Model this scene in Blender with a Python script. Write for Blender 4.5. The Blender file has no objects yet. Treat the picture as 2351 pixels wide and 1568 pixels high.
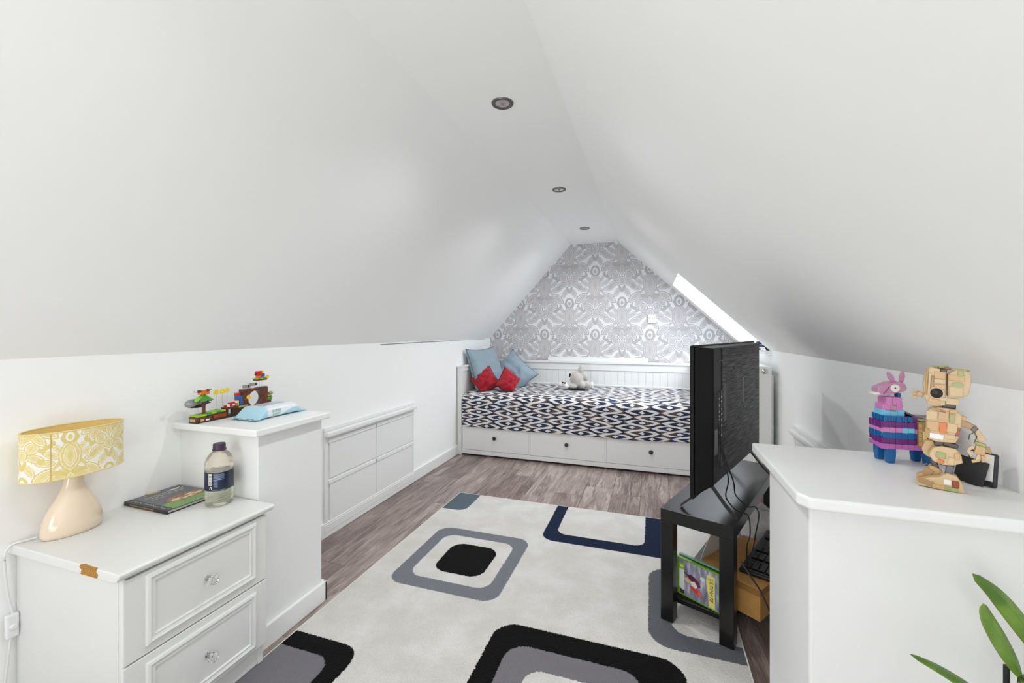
import bpy, bmesh, math, random
from mathutils import Vector, Matrix, Euler, noise
R = math.radians
random.seed(7)
SC = bpy.context.scene
COL = SC.collection

# ------------------------------------------------------------ camera, world, lights, exposure
THETA = math.atan(321.5 / 966.0)
cam_d = bpy.data.cameras.new('camera')
cam = bpy.data.objects.new('camera', cam_d)
COL.objects.link(cam)
cam.location = (0, 0, 1.15)
cam.rotation_euler = (R(90), 0, THETA)
cam_d.sensor_width = 36.0
cam_d.lens = 966.0 / 2351.0 * 36.0
cam_d.shift_y = -24.0 / 2351.0
cam_d.clip_start = 0.05
SC.camera = cam

SC.view_settings.view_transform = 'Standard'
SC.view_settings.look = 'None'
SC.view_settings.gamma = 1
SC.view_settings.use_curve_mapping = False
SC.view_settings.exposure = 0.72
SC.cycles.diffuse_bounces = 9
SC.cycles.max_bounces = 14

world = bpy.data.worlds.new('sky')
SC.world = world
world.use_nodes = True
bgn = world.node_tree.nodes['Background']
bgn.inputs[0].default_value = (0.86, 0.92, 1.0, 1)
bgn.inputs[1].default_value = 2.0


def area(name, loc, target, sx, sy, power, color=(1, 1, 1)):
    d = bpy.data.lights.new(name, 'AREA')
    d.shape = 'RECTANGLE'
    d.size, d.size_y = sx, sy
    d.energy = power
    d.color = color
    o = bpy.data.objects.new(name, d)
    COL.objects.link(o)
    o.location = loc
    o.rotation_euler = (Vector(target) - Vector(loc)).to_track_quat('-Z', 'Y').to_euler()
    return o


area('daylight_roof_window', (0.86, 3.78, 1.72), (0.2, 3.6, 1.0), 0.55, 0.75, 12, (0.86, 0.93, 1.0))
area('added_gable_fill', (-0.95, -2.92, 1.05), (0.1, 2.5, 1.15), 1.2, 1.3, 13, (0.95, 0.98, 1.0))  # fill added behind the camera, set before the made-up gable window
area('added_uplight', (-0.55, -1.30, 0.35), (-0.38, -1.02, 1.9), 1.6, 1.2, 13, (0.95, 0.98, 1.0))  # unseen upward fill, added near the floor to even out the ceiling
DOWN_W = 16.0


# ------------------------------------------------------------ node helpers
class NT:
    def __init__(self, nt):
        self.nt = nt

    def node(self, t, **kw):
        n = self.nt.nodes.new(t)
        for k, v in kw.items():
            setattr(n, k, v)
        return n

    def put(self, sock, v):
        if isinstance(v, bpy.types.NodeSocket):
            self.nt.links.new(v, sock)
        elif v is not None:
            sock.default_value = v

    def m(self, op, a, b=None, c=None, clamp=False):
        n = self.node('ShaderNodeMath', operation=op, use_clamp=clamp)
        self.put(n.inputs[0], a); self.put(n.inputs[1], b); self.put(n.inputs[2], c)
        return n.outputs[0]

    def v(self, op, a, b=None, c=None):
        n = self.node('ShaderNodeVectorMath', operation=op)
        self.put(n.inputs[0], a); self.put(n.inputs[1], b)
        if c is not None:
            self.put(n.inputs[2], c)
        return n.outputs['Value'] if op in ('LENGTH', 'DOT_PRODUCT', 'DISTANCE') else n.outputs[0]

    def sep(self, v):
        n = self.node('ShaderNodeSeparateXYZ'); self.put(n.inputs[0], v)
        return n.outputs[0], n.outputs[1], n.outputs[2]

    def comb(self, x=0.0, y=0.0, z=0.0):
        n = self.node('ShaderNodeCombineXYZ')
        self.put(n.inputs[0], x); self.put(n.inputs[1], y); self.put(n.inputs[2], z)
        return n.outputs[0]

    def mix(self, f, a, b):
        n = self.node('ShaderNodeMix', data_type='RGBA')
        self.put(n.inputs[0], f); self.put(n.inputs[6], a); self.put(n.inputs[7], b)
        return n.outputs[2]

    def mixf(self, f, a, b):
        n = self.node('ShaderNodeMix', data_type='FLOAT')
        self.put(n.inputs[0], f); self.put(n.inputs[2], a); self.put(n.inputs[3], b)
        return n.outputs[0]

    def step(self, x, lo, hi, a=0.0, b=1.0):
        n = self.node('ShaderNodeMapRange', interpolation_type='SMOOTHSTEP')
        self.put(n.inputs[0], x)
        for i, q in enumerate((lo, hi, a, b)):
            n.inputs[i + 1].default_value = q
        return n.outputs[0]

    def ramp(self, x, stops):
        n = self.node('ShaderNodeValToRGB')
        self.put(n.inputs[0], x)
        cr = n.color_ramp
        while len(cr.elements) < len(stops):
            cr.elements.new(0.5)
        for e, (p, c) in zip(cr.elements, stops):
            e.position = p; e.color = (c[0], c[1], c[2], 1)
        return n.outputs[0]

    def noise(self, vec, scale, detail=2.0, rough=0.5, dist=0.0):
        n = self.node('ShaderNodeTexNoise')
        self.put(n.inputs['Vector'], vec)
        n.inputs['Scale'].default_value = scale
        n.inputs['Detail'].default_value = detail
        n.inputs['Roughness'].default_value = rough
        n.inputs['Distortion'].default_value = dist
        return n.outputs[0], n.outputs[1]

    def coord(self, which='Object'):
        return self.node('ShaderNodeTexCoord').outputs[which]

    def mapping(self, vec, loc=(0, 0, 0), rot=(0, 0, 0), sc=(1, 1, 1), kind='POINT'):
        n = self.node('ShaderNodeMapping', vector_type=kind)
        self.put(n.inputs[0], vec)
        n.inputs[1].default_value = loc; n.inputs[2].default_value = rot; n.inputs[3].default_value = sc
        return n.outputs[0]

    def bump(self, h, strength=0.2, dist=0.002):
        n = self.node('ShaderNodeBump')
        n.inputs['Strength'].default_value = strength
        n.inputs['Distance'].default_value = dist
        self.put(n.inputs['Height'], h)
        return n.outputs[0]


def s2l(c):
    return tuple((x / 255 / 12.92) if x / 255 <= 0.04045 else ((x / 255 + 0.055) / 1.055) ** 2.4 for x in c) + (1.0,)


def new_mat(name):
    m = bpy.data.materials.new(name)
    m.use_nodes = True
    n = NT(m.node_tree)
    p = m.node_tree.nodes['Principled BSDF']
    return m, n, p


MATS = {}


def mat(name, rgb, rough=0.5, metal=0.0, bump=0.0, bscale=200.0, var=0.0, vscale=20.0, spec=0.5, sheen=0.0, coat=0.0, bdist=0.001):
    """plain painted / plastic / cloth material with procedural grain; rgb in sRGB 0..255"""
    if name in MATS:
        return MATS[name]
    m, n, p = new_mat(name)
    c = s2l(rgb)
    co = n.coord('Object')
    if var > 0:
        f, _ = n.noise(co, vscale, 3)
        dk = tuple(x * (1 - var) for x in c[:3]) + (1,)
        lt = tuple(min(1, x * (1 + var)) for x in c[:3]) + (1,)
        n.put(p.inputs['Base Color'], n.mix(n.step(f, 0.3, 0.7), dk, lt))
    else:
        p.inputs['Base Color'].default_value = c
    p.inputs['Roughness'].default_value = rough
    p.inputs['Metallic'].default_value = metal
    p.inputs['Specular IOR Level'].default_value = spec
    p.inputs['Sheen Weight'].default_value = sheen
    p.inputs['Coat Weight'].default_value = coat
    if bump > 0:
        f, _ = n.noise(co, bscale, 3)
        n.put(p.inputs['Normal'], n.bump(f, bump, bdist))
    MATS[name] = m
    return m


# ------------------------------------------------------------ mesh builder
class B:
    def __init__(self):
        self.bm = bmesh.new()

    def _add(self, verts, faces):
        vs = [self.bm.verts.new(v) for v in verts]
        for f in faces:
            try:
                self.bm.faces.new([vs[i] for i in f])
            except ValueError:
                pass
        return vs

    def box(self, x0, x1, y0, y1, z0, z1, M=None):
        v = [(x, y, z) for z in (z0, z1) for y in (y0, y1) for x in (x0, x1)]
        if M is not None:
            v = [M @ Vector(p) for p in v]
        self._add(v, [(0, 2, 3, 1), (4, 5, 7, 6), (0, 1, 5, 4), (2, 6, 7, 3), (0, 4, 6, 2), (1, 3, 7, 5)])
        return self

    def cbox(self, c, s, rot=(0, 0, 0)):
        M = Matrix.Translation(c) @ Euler(rot).to_matrix().to_4x4()
        return self.box(-s[0] / 2, s[0] / 2, -s[1] / 2, s[1] / 2, -s[2] / 2, s[2] / 2, M)

    def prism(self, poly, h0, h1, M):
        """poly in local xy extruded along local z, placed by M"""
        n = len(poly)
        v = [M @ Vector((p[0], p[1], h0)) for p in poly] + [M @ Vector((p[0], p[1], h1)) for p in poly]
        f = [tuple(range(n))[::-1], tuple(range(n, 2 * n))] + [(i, (i + 1) % n, n + (i + 1) % n, n + i) for i in range(n)]
        self._add(v, f)
        return self

    def prismY(self, poly, y0, y1):
        """poly of (x, z) extruded along Y"""
        M = Matrix(((1, 0, 0, 0), (0, 0, 1, 0), (0, 1, 0, 0), (0, 0, 0, 1)))
        return self.prism(poly, y0, y1, M)

    def prismZ(self, poly, z0, z1, M=None):
        return self.prism(poly, z0, z1, M or Matrix.Identity(4))

    def lathe(self, prof, n=24, c=(0, 0, 0), sx=1.0, sy=1.0, M=None, power=2.0):
        """prof: list of (r, z). power>2 gives a rounded square section"""
        rings = []
        for r, z in prof:
            ring = []
            for i in range(n):
                a = 2 * math.pi * i / n
                ca, sa = math.cos(a), math.sin(a)
                k = (abs(ca) ** power + abs(sa) ** power) ** (-1.0 / power)
                p = Vector((c[0] + r * sx * ca * k, c[1] + r * sy * sa * k, c[2] + z))
                ring.append(self.bm.verts.new(M @ p if M is not None else p))
            rings.append(ring)
        for a, b in zip(rings, rings[1:]):
            for i in range(n):
                self.bm.faces.new((a[i], a[(i + 1) % n], b[(i + 1) % n], b[i]))
        if prof[0][0] > 1e-6:
            self.bm.faces.new(rings[0][::-1])
        if prof[-1][0] > 1e-6:
            self.bm.faces.new(rings[-1])
        return self

    def tube(self, pts, r, n=8, closed=False):
        pts = [Vector(p) for p in pts]
        N = len(pts)
        rings = []
        up = Vector((0, 0, 1))
        for i, p in enumerate(pts):
            if closed:
                t = (pts[(i + 1) % N] - pts[i - 1]).normalized()
            else:
                t = (pts[min(i + 1, N - 1)] - pts[max(i - 1, 0)]).normalized()
            a = t.cross(up)
            if a.length < 1e-3:
                a = t.cross(Vector((0, 1, 0)))
            a.normalize()
            b = t.cross(a).normalized()
            rr = r[i] if isinstance(r, (list, tuple)) else r
            rings.append([self.bm.verts.new(p + (a * math.cos(2 * math.pi * k / n) + b * math.sin(2 * math.pi * k / n)) * rr) for k in range(n)])
        rng = range(N) if closed else range(N - 1)
        for i in rng:
            A, C = rings[i], rings[(i + 1) % N]
            for k in range(n):
                self.bm.faces.new((A[k], A[(k + 1) % n], C[(k + 1) % n], C[k]))
        if not closed:
            self.bm.faces.new(rings[0][::-1]); self.bm.faces.new(rings[-1])
        return self

    def ball(self, c, r, rot=(0, 0, 0), seg=2):
        if not isinstance(r, (list, tuple)):
            r = (r, r, r)
        M = Matrix.Translation(c) @ Euler(rot).to_matrix().to_4x4() @ Matrix.Diagonal((r[0], r[1], r[2], 1))
        bmesh.ops.create_icosphere(self.bm, subdivisions=seg, radius=1.0, matrix=M)
        return self

    def grid(self, fn, nu, nv, closed_u=False):
        vs = [[self.bm.verts.new(fn(i / nu, j / nv)) for i in range(nu + (0 if closed_u else 1))] for j in range(nv + 1)]
        L = len(vs[0])
        for j in range(nv):
            for i in range(L if closed_u else L - 1):
                self.bm.faces.new((vs[j][i], vs[j][(i + 1) % L], vs[j + 1][(i + 1) % L], vs[j + 1][i]))
        return self

    def text(self, s, size, M, depth=0.0006, align='LEFT', font_scale=1.0, shear=0.0):
        cu = bpy.data.curves.new('lettering', 'FONT')
        cu.body = s; cu.size = size; cu.extrude = depth / 2; cu.align_x = align; cu.resolution_u = 2; cu.shear = shear
        o = bpy.data.objects.new('lettering', cu)
        COL.objects.link(o)
        dg = bpy.context.evaluated_depsgraph_get()
        me = o.evaluated_get(dg).to_mesh()
        vs = [M @ Vector((v.co.x * font_scale, v.co.y, v.co.z)) for v in me.vertices]
        fs = [tuple(p.vertices) for p in me.polygons]
        o.evaluated_get(dg).to_mesh_clear()
        bpy.data.objects.remove(o)
        bpy.data.curves.remove(cu)
        self._add(vs, fs)
        return self


def obj(name, b, m, parent=None, smooth=0, bevel=0.0, seg=2, world=False, label=None):
    bm = b.bm
    if world and parent is not None:
        p, M = parent, Matrix.Identity(4)
        while p is not None:
            M = Matrix.LocRotScale(p.location, p.rotation_euler, p.scale) @ M
            p = p.parent
        bmesh.ops.transform(bm, matrix=M.inverted(), verts=bm.verts)
    bmesh.ops.recalc_face_normals(bm, faces=bm.faces)
    me = bpy.data.meshes.new(name)
    bm.to_mesh(me); bm.free()
    me.materials.append(m)
    if smooth:
        me.shade_smooth()
        me.set_sharp_from_angle(angle=R(smooth))
    o = bpy.data.objects.new(name, me)
    COL.objects.link(o)
    if parent is not None:
        o.parent = parent
    if bevel > 0:
        md = o.modifiers.new('bevel', 'BEVEL')
        md.width = bevel; md.segments = seg; md.limit_method = 'ANGLE'; md.angle_limit = R(35)
        md.harden_normals = False
    if label:
        o['label'] = label
    return o


def thing(name, label, cat, loc=(0, 0, 0), rotz=0.0, group=None, rot=None):
    o = bpy.data.objects.new(name, None)
    o.empty_display_size = 0.05
    COL.objects.link(o)
    o.location = loc
    o.rotation_euler = rot or (0, 0, rotz)
    o['label'] = label; o['category'] = cat
    if group:
        o['group'] = group
    return o


def tag(o, label, cat, group=None):
    o['label'] = label; o['category'] = cat
    if group:
        o['group'] = group
    return o


def struct(name, b, m, parent=None, **kw):
    o = obj(name, b, m, parent, **kw)
    if parent is None:
        o['kind'] = 'structure'
    return o


def dup(o, parent=None):
    c = o.copy(); COL.objects.link(c)
    c.parent = parent
    for ch in list(o.children):
        dup(ch, c)
    return c


# ------------------------------------------------------------ materials
WALL = mat('wall_paint', (247, 248, 247), 0.75, bump=0.12, bscale=90, bdist=0.001, spec=0.25)
CEIL = mat('ceiling_paint', (248, 249, 248), 0.8, bump=0.10, bscale=70, bdist=0.001, spec=0.2)
GLOSSW = mat('white_satin_paint', (234, 235, 234), 0.35, bump=0.05, bscale=60)
CHESTW = mat('white_foil', (220, 221, 219), 0.28, bump=0.04, bscale=40)
BEDW = mat('bed_lacquer', (228, 229, 228), 0.33)
CHROME = mat('brushed_nickel', (150, 150, 148), 0.28, metal=1.0)
BLACKW = mat('black_brown_veneer', (17, 16, 16), 0.28, bump=0.06, bscale=120)
BLACKP = mat('black_plastic', (15, 15, 16), 0.4)
DARKP = mat('dark_grey_plastic', (38, 37, 40), 0.42)


def damask_group():
    g = bpy.data.node_groups.new('damask', 'ShaderNodeTree')
    g.interface.new_socket('Vector', in_out='INPUT', socket_type='NodeSocketVector')
    g.interface.new_socket('Shade', in_out='OUTPUT', socket_type='NodeSocketFloat')
    n = NT(g)
    gi = n.node('NodeGroupInput'); go = n.node('NodeGroupOutput')
    P, Q = 0.54, 0.66
    petals = [  # cx, cy, half length, half width, angle, style   (mirrored in x)
        (0.148, -0.193, 0.056, 0.015, 36, 0), (0.120, -0.214, 0.026, 0.015, -50, 0), (0.178, -0.160, 0.024, 0.012, -60, 0),
        (0.048, -0.356, 0.062, 0.026, -58, 1), (0.016, -0.318, 0.045, 0.014, 70, 0),
        (0.080, -0.268, 0.062, 0.032, -22, 1), (0.112, -0.296, 0.026, 0.018, -60, 0),
        (0.064, -0.190, 0.056, 0.046, 62, 1), (0.000, -0.238, 0.048, 0.044, 90, 1),
        (0.145, -0.080, 0.082, 0.040, -40, 1), (0.100, -0.128, 0.072, 0.034, -56, 1),
        (0.135, 0.018, 0.060, 0.029, 12, 1), (0.100, 0.072, 0.056, 0.024, 32, 1), (0.064, 0.112, 0.050, 0.021, 52, 1),
        (0.000, -0.050, 0.110, 0.095, 90, 4), (0.050, -0.075, 0.040, 0.016, 20, 0), (0.055, -0.030, 0.034, 0.012, -35, 3),
        (0.000, 0.050, 0.128, 0.066, 90, 2), (0.000, -0.125, 0.058, 0.028, 90, 1),
        (0.034, 0.176, 0.034, 0.014, 58, 0), (0.000, 0.205, 0.060, 0.046, 90, 0), (0.000, 0.200, 0.040, 0.026, 90, 3), (0.0, 0.195, 0.024, 0.014, 90, 0),
    ]
    x, y, _ = n.sep(gi.outputs[0])
    acc = 1.0
    for ox, oy in ((0, 0), (P / 2, Q / 2)):
        # cells whose vertical range is shifted so the motif (from -.41 to +.25) is whole
        xx = n.m('ABSOLUTE', n.m('WRAP', n.m('SUBTRACT', x, ox), P / 2, -P / 2))
        yy = n.m('WRAP', n.m('SUBTRACT', y, oy), Q * 0.39, -Q * 0.61)
        p = n.comb(xx, yy, 0.0)
        wob, _ = n.noise(p, 45.0, 2)
        for cx, cy, a, b, ang, st in petals:
            q = n.v('ABSOLUTE', n.mapping(p, (cx, cy, 0), (0, 0, R(ang)), (a, b, 1.0), 'TEXTURE'))
            d = n.v('DOT_PRODUCT', q, n.v('MULTIPLY_ADD', q, (1.0, 0.55, 0.0), (0.0, 0.45, 0.0)))
            d = n.m('MULTIPLY_ADD', wob, 0.36, n.m('SUBTRACT', d, 0.18))
            if st == 0:
                s = n.ramp(d, [(0, (.16,) * 3), (0.70, (.10,) * 3), (0.8, (.0,) * 3), (1, (0.0,) * 3)])
            elif st == 1:
                s = n.ramp(d, [(0, (.25,) * 3), (0.15, (.42,) * 3), (0.50, (.36,) * 3), (0.55, (.92,) * 3), (0.66, (.92,) * 3), (0.72, (.05,) * 3), (1, (.0,) * 3)])
            elif st == 2:
                s = n.ramp(d, [(0, (.2,) * 3), (.2, (.5,) * 3), (.34, (.3,) * 3), (0.40, (.85,) * 3), (0.46, (.3,) * 3), (0.68, (.34,) * 3), (0.74, (.9,) * 3), (.82, (.1,) * 3), (1, (.05,) * 3)])
            elif st == 3:
                s = n.ramp(d, [(0, (.95,) * 3), (1, (.95,) * 3)])
            else:
                s = n.ramp(d, [(0, (.30,) * 3), (0.4, (.36,) * 3), (1, (.28,) * 3)])
            acc = n.mixf(n.step(d, 0.96, 1.0, 1.0, 0.0), acc, s)
    n.put(go.inputs[0], acc)
    return g


DAMASK = damask_group()


def wallpaper_mat():
    m, n, p = new_mat('damask_wallpaper')
    x, y, z = n.sep(n.coord('Object'))
    v = n.comb(n.m('ADD', x, 0.560), n.m('SUBTRACT', z, 1.573), 0.0)
    g = n.node('ShaderNodeGroup', node_tree=DAMASK)
    n.put(g.inputs[0], v)
    col = n.ramp(g.outputs[0], [(0, s2l((170, 169, 170))), (0.35, s2l((190, 187, 188))), (1.0, s2l((226, 226, 229)))])
    n.put(p.inputs['Base Color'], col)
    p.inputs['Roughness'].default_value = 0.45
    return m


def shade_mat():
    m, n, p = new_mat('damask_shade_cloth')
    uv = n.node('ShaderNodeUVMap').outputs[0]
    u, v, _ = n.sep(uv)
    g = n.node('ShaderNodeGroup', node_tree=DAMASK)
    n.put(g.inputs[0], n.comb(n.m('MULTIPLY_ADD', u, 2.7, 0.13), n.m('MULTIPLY_ADD', v, 2.7, -0.12), 0.0))
    col = n.ramp(g.outputs[0], [(0, s2l((218, 198, 128))), (0.3, s2l((222, 204, 138))), (0.6, s2l((238, 228, 190))), (1.0, s2l((236, 233, 224)))])
    wv, _ = n.noise(n.comb(n.m('MULTIPLY', u, 60.0), n.m('MULTIPLY', v, 1200.0), 0.0), 1.0, 2)
    n.put(p.inputs['Base Color'], col)
    p.inputs['Roughness'].default_value = 0.8
    n.put(p.inputs['Normal'], n.bump(wv, 0.2, 0.0006))
    return m


def plank_mat():
    m, n, p = new_mat('grey_brown_laminate')
    co = n.coord('Object')
    rnd = n.node('ShaderNodeObjectInfo').outputs['Random']
    off = n.m('MULTIPLY', rnd, 37.0)
    x, y, z = n.sep(co)
    warpv = n.comb(n.m('ADD', n.m('MULTIPLY', x, 10.0), off), n.m('ADD', n.m('MULTIPLY', y, 1.2), off), 0.0)
    w, _ = n.noise(warpv, 1.0, 3, 0.6)
    xs = n.m('ADD', n.m('MULTIPLY', x, 30.0), n.m('MULTIPLY', w, 7.0))
    g1, _ = n.noise(n.comb(xs, n.m('ADD', n.m('MULTIPLY', y, 2.0), off), 0.0), 1.0, 6, 0.68)
    g2, _ = n.noise(n.comb(n.m('MULTIPLY', x, 180.0), n.m('ADD', n.m('MULTIPLY', y, 9.0), off), 0.0), 1.0, 4, 0.7)
    f = n.m('ADD', n.m('MULTIPLY', g1, 0.72), n.m('MULTIPLY', g2, 0.28))
    f = n.m('ADD', f, n.m('MULTIPLY', n.m('SUBTRACT', rnd, 0.5), 0.10))
    col = n.ramp(f, [(0.30, s2l((78, 64, 61))), (0.42, s2l((114, 98, 93))), (0.52, s2l((148, 133, 127))), (0.66, s2l((184, 171, 163))), (0.8, s2l((202, 191, 182)))])
    n.put(p.inputs['Base Color'], col)
    n.put(p.inputs['Roughness'], n.step(f, 0.3, 0.7, 0.36, 0.5))
    n.put(p.inputs['Normal'], n.bump(f, 0.12, 0.0008))
    return m


def rug_mat():
    m, n, p = new_mat('rug_pile')
    co = n.node('ShaderNodeNewGeometry').outputs['Position']
    e1, ec = n.noise(co, 160.0, 2)
    wob = n.v('MULTIPLY', n.v('SUBTRACT', ec, (0.5, 0.5, 0.5)), (0.014, 0.014, 0))
    pos = n.v('MULTIPLY', n.v('ADD', co, wob), (1, 1, 0))

    def rbox(x0, x1, y0, y1, r):
        c = ((x0 + x1) / 2, (y0 + y1) / 2, 0)
        h = ((x1 - x0) / 2 - r, (y1 - y0) / 2 - r, 0)
        q = n.v('MAXIMUM', n.v('SUBTRACT', n.v('ABSOLUTE', n.v('SUBTRACT', pos, c)), h), (0, 0, 0))
        d = n.m('SUBTRACT', n.v('LENGTH', n.v('MULTIPLY', q, (1, 1, 0))), r)
        return n.step(d, -0.002, 0.002, 1.0, 0.0)
    cream = s2l((205, 202, 197)); gry = s2l((118, 121, 128)); blk = s2l((12, 12, 13)); navy = s2l((26, 38, 60))
    slate = s2l((92, 104, 113)); taupe = s2l((118, 116, 120)); dgry = s2l((96, 98, 104))
    lo, _ = n.noise(co, 6.0, 4, 0.6)
    fine, _ = n.noise(co, 420.0, 2, 0.6)
    base = n.mix(n.step(lo, 0.35, 0.7), s2l((205, 202, 197)), s2l((217, 215, 212)))
    col = base
    for args, c in (((-1.16, -0.624, 1.645, 2.207, 0.075), gry), ((-1.092, -0.690, 1.722, 2.132, 0.065), base), ((-1.006, -0.752, 1.790, 2.060, 0.07), blk),
                    ((-1.6, -1.128, 2.434, 3.0, 0.06), slate),
                    ((-0.583, 0.11, 2.238, 3.2, 0.075), navy), ((-0.513, -0.038, 2.330, 3.2, 0.06), base),
                    ((-0.014, 0.62, 1.612, 2.14, 0.085), dgry), ((0.074, 0.53, 1.698, 2.06, 0.06), base),
                    ((-1.66, -0.983, 0.68, 1.263, 0.075), blk), ((-1.58, -1.052, 0.77, 1.190, 0.06), taupe),
                    ((-0.570, 0.108, 0.875, 1.558, 0.09), blk), ((-0.493, -0.030, 0.965, 1.460, 0.075), taupe), ((-0.40, -0.125, 1.06, 1.367, 0.06), base)):
        col = n.mix(rbox(*args), col, c)
    col = n.mix(n.step(fine, 0.35, 0.65, 0.0, 0.17), col, (0.02, 0.02, 0.02, 1))
    lint, _ = n.noise(co, 90.0, 1)
    col = n.mix(n.step(lint, 0.80, 0.84, 0.0, 0.5), col, s2l((190, 190, 190)))
    n.put(p.inputs['Base Color'], col)
    p.inputs['Roughness'].default_value = 1.0
    p.inputs['Sheen Weight'].default_value = 0.03
    p.inputs['Specular IOR Level'].default_value = 0.05
    hh = n.m('ADD', n.m('MULTIPLY', fine, 0.4), e1)
    n.put(p.inputs['Normal'], n.bump(hh, 0.7, 0.004))
    return m


def ikat_mat():
    m, n, p = new_mat('ikat_bedspread_print')
    u, v, _ = n.sep(n.node('ShaderNodeUVMap').outputs[0])     # metres
    nz, nc = n.noise(n.comb(u, v, 0.0), 5.0, 2)
    jag, jc = n.noise(n.comb(n.m('MULTIPLY', u, 25.0), n.m('MULTIPLY', v, 160.0), 0.0), 1.0, 2)
    u = n.m('ADD', u, n.m('MULTIPLY', n.m('SUBTRACT', jag, 0.5), 0.022))
    v = n.m('ADD', v, n.m('MULTIPLY', n.m('SUBTRACT', nz, 0.5), 0.02))
    H, W = 0.054, 0.285
    row = n.m('DIVIDE', v, H)
    k = n.m('FLOOR', row)
    fy = n.m('SUBTRACT', n.m('SUBTRACT', row, k), 0.5)              # -.5 .. .5
    sh = n.m('MULTIPLY', n.m('PINGPONG', n.m('MULTIPLY', k, 0.27), 0.54), 1.0)
    fx = n.m('WRAP', n.m('ADD', n.m('DIVIDE', u, W), sh), 0.5, -0.5)
    ax = n.m('ABSOLUTE', fx); ay = n.m('ABSOLUTE', fy)
    # almond: |y| < .46*(1-(x/.36)^1.6)
    alm = n.m('SUBTRACT', n.m('ADD', n.m('MULTIPLY', n.m('POWER', n.m('DIVIDE', ax, 0.33), 1.7), 0.44), ay), 0.44)
    core = n.m('ADD', n.m('DIVIDE', ax, 0.092), n.m('DIVIDE', ay, 0.33))
    mask = n.m('MAXIMUM', n.step(alm, -0.05, 0.04, 1.0, 0.0), n.step(alm, 0.33, 0.45, 0.0, 1.0))
    mask = n.m('MULTIPLY', mask, n.step(core, 0.85, 1.1, 0.0, 1.0))
    side = n.m('SINE', n.m('ADD', n.m('MULTIPLY', k, 1.9), n.m('MULTIPLY', u, 6.0)))
    br = n.step(n.m('ADD', n.m('MULTIPLY', n.m('MULTIPLY', fx, side), 6.0), n.m('MULTIPLY', n.m('SUBTRACT', nz, 0.55), 3.0)), 0.0, 0.5)
    dark = n.mix(br, s2l((27, 36, 58)), s2l((84, 72, 68)))
    dark = n.mix(n.step(nz, 0.50, 0.64), dark, n.mix(br, s2l((30, 52, 88)), s2l((70, 62, 64))))
    light = n.mix(n.step(jag, 0.3, 0.7), s2l((228, 229, 233)), s2l((216, 210, 206)))
    n.put(p.inputs['Base Color'], n.mix(mask, light, dark))
    p.inputs['Roughness'].default_value = 0.85
    p.inputs['Sheen Weight'].default_value = 0.1
    q, _ = n.noise(n.comb(u, v, 0.0), 900.0, 1)
    n.put(p.inputs['Normal'], n.bump(q, 0.1, 0.0005))
    return m


PAPER = wallpaper_mat()
PLANK = plank_mat()

# ------------------------------------------------------------ room shell
XL, XR = -1.73, 0.785
YB, YE = -3.0, 4.417
ZC = 2.062
KL = 1.07
KR = 1.751 - 0.936 * XR          # 1.016
XCL, XCR = -0.816, -0.3325
WY0, WY1 = 3.365, 4.207          # roof window opening
WX0 = 0.182
nR = Vector((0.683, 0.0, 0.730))


def slz(x):
    return 1.751 - 0.936 * x


fl = B().box(XL - 0.1, XR + 0.1, YB - 0.1, YE + 0.1, -0.06, -0.0085)
floor = struct('floor', fl, mat('screed', (70, 62, 58), 0.9))
# laminate planks
pw, plen = 0.193, 1.285
rows = [XL - 0.083 + pw * i for i in range(14)]
joint = {0: 2.85, 1: 1.698, 2: 2.52, 3: 2.05, 4: 3.20, 5: 2.25, 6: 2.95, 7: 1.85, 8: 3.05, 9: 2.3, 10: 2.7, 11: 1.5, 12: 3.3, 13: 2.0}
for i, x0 in enumerate(rows):
    j = joint[i]
    ys = sorted([j + plen * k for k in range(-5, 4)])
    xa, xb = max(x0, XL), min(x0 + pw, XR)
    if xb - xa < 0.02:
        continue
    for a, c in zip(ys, ys[1:]):
        a, c = max(a, YB), min(c, YE)
        if c - a < 0.05:
            continue
        obj('plank', B().box(xa + 0.0006, xb - 0.0006, a + 0.0006, c - 0.0006, -0.008, 0.0), PLANK, floor, bevel=0.0012, seg=1)

struct('wall_left', B().box(XL - 0.12, XL, YB, YE, -0.01, KL), WALL)
b = B().box(XR, XR + 0.14, WY0, WY1, -0.01, KR - 0.04)
for ya_, yb_ in ((YB, WY0), (WY1, YE)):
    b.prismY([(XR, -0.01), (XR + 0.14, -0.01), (XR + 0.14, KR + 0.14), (XR, KR)], ya_, yb_)
struct('wall_right', b, WALL)
struct('wall_far', B().box(XL - 0.3, XR + 0.5, YE, YE + 0.1, -0.01, 2.35), PAPER)
nL = Vector((-0.735, 0, 0.678))
struct('ceiling_left', B().prismY([(XL, KL), (XCL, ZC), (XCL + nL.x * .12, ZC + nL.z * .12), (XL + nL.x * .12 - .02, KL + nL.z * .12)], YB, YE), CEIL)
struct('ceiling', B().box(XCL - 0.05, XCR + 0.05, YB, YE, ZC, ZC + 0.12), CEIL)
b = B()
th = 0.10


def slab(xa, xb, y0, y1):
    b.prismY([(xa, slz(xa)), (xb, slz(xb)), (xb + nR.x * th, slz(xb) + nR.z * th), (xa + nR.x * th, slz(xa) + nR.z * th)], y0, y1)


slab(XCR, XR, YB, WY0)
slab(XCR, WX0, WY0, WY1)
slab(XCR, XR, WY1, YE)
struct('ceiling_right', b, CEIL)
# hairline settlement crack along the top of the knee wall
pts = [(XL + 0.0005, 2.40 + 1.85 * t, KL - 0.012 + 0.010 * t + 0.001 * math.sin(9 * t) + 0.004 * (1 if t > .55 else 0) * math.sin(5 * t)) for t in [i / 30 for i in range(31)]]
b = B().tube(pts, [0.0038] * 16 + [0.0022] * 15, 5)
struct('trim_2', b, mat('crack_filler', (160, 161, 160), 0.9))
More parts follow.
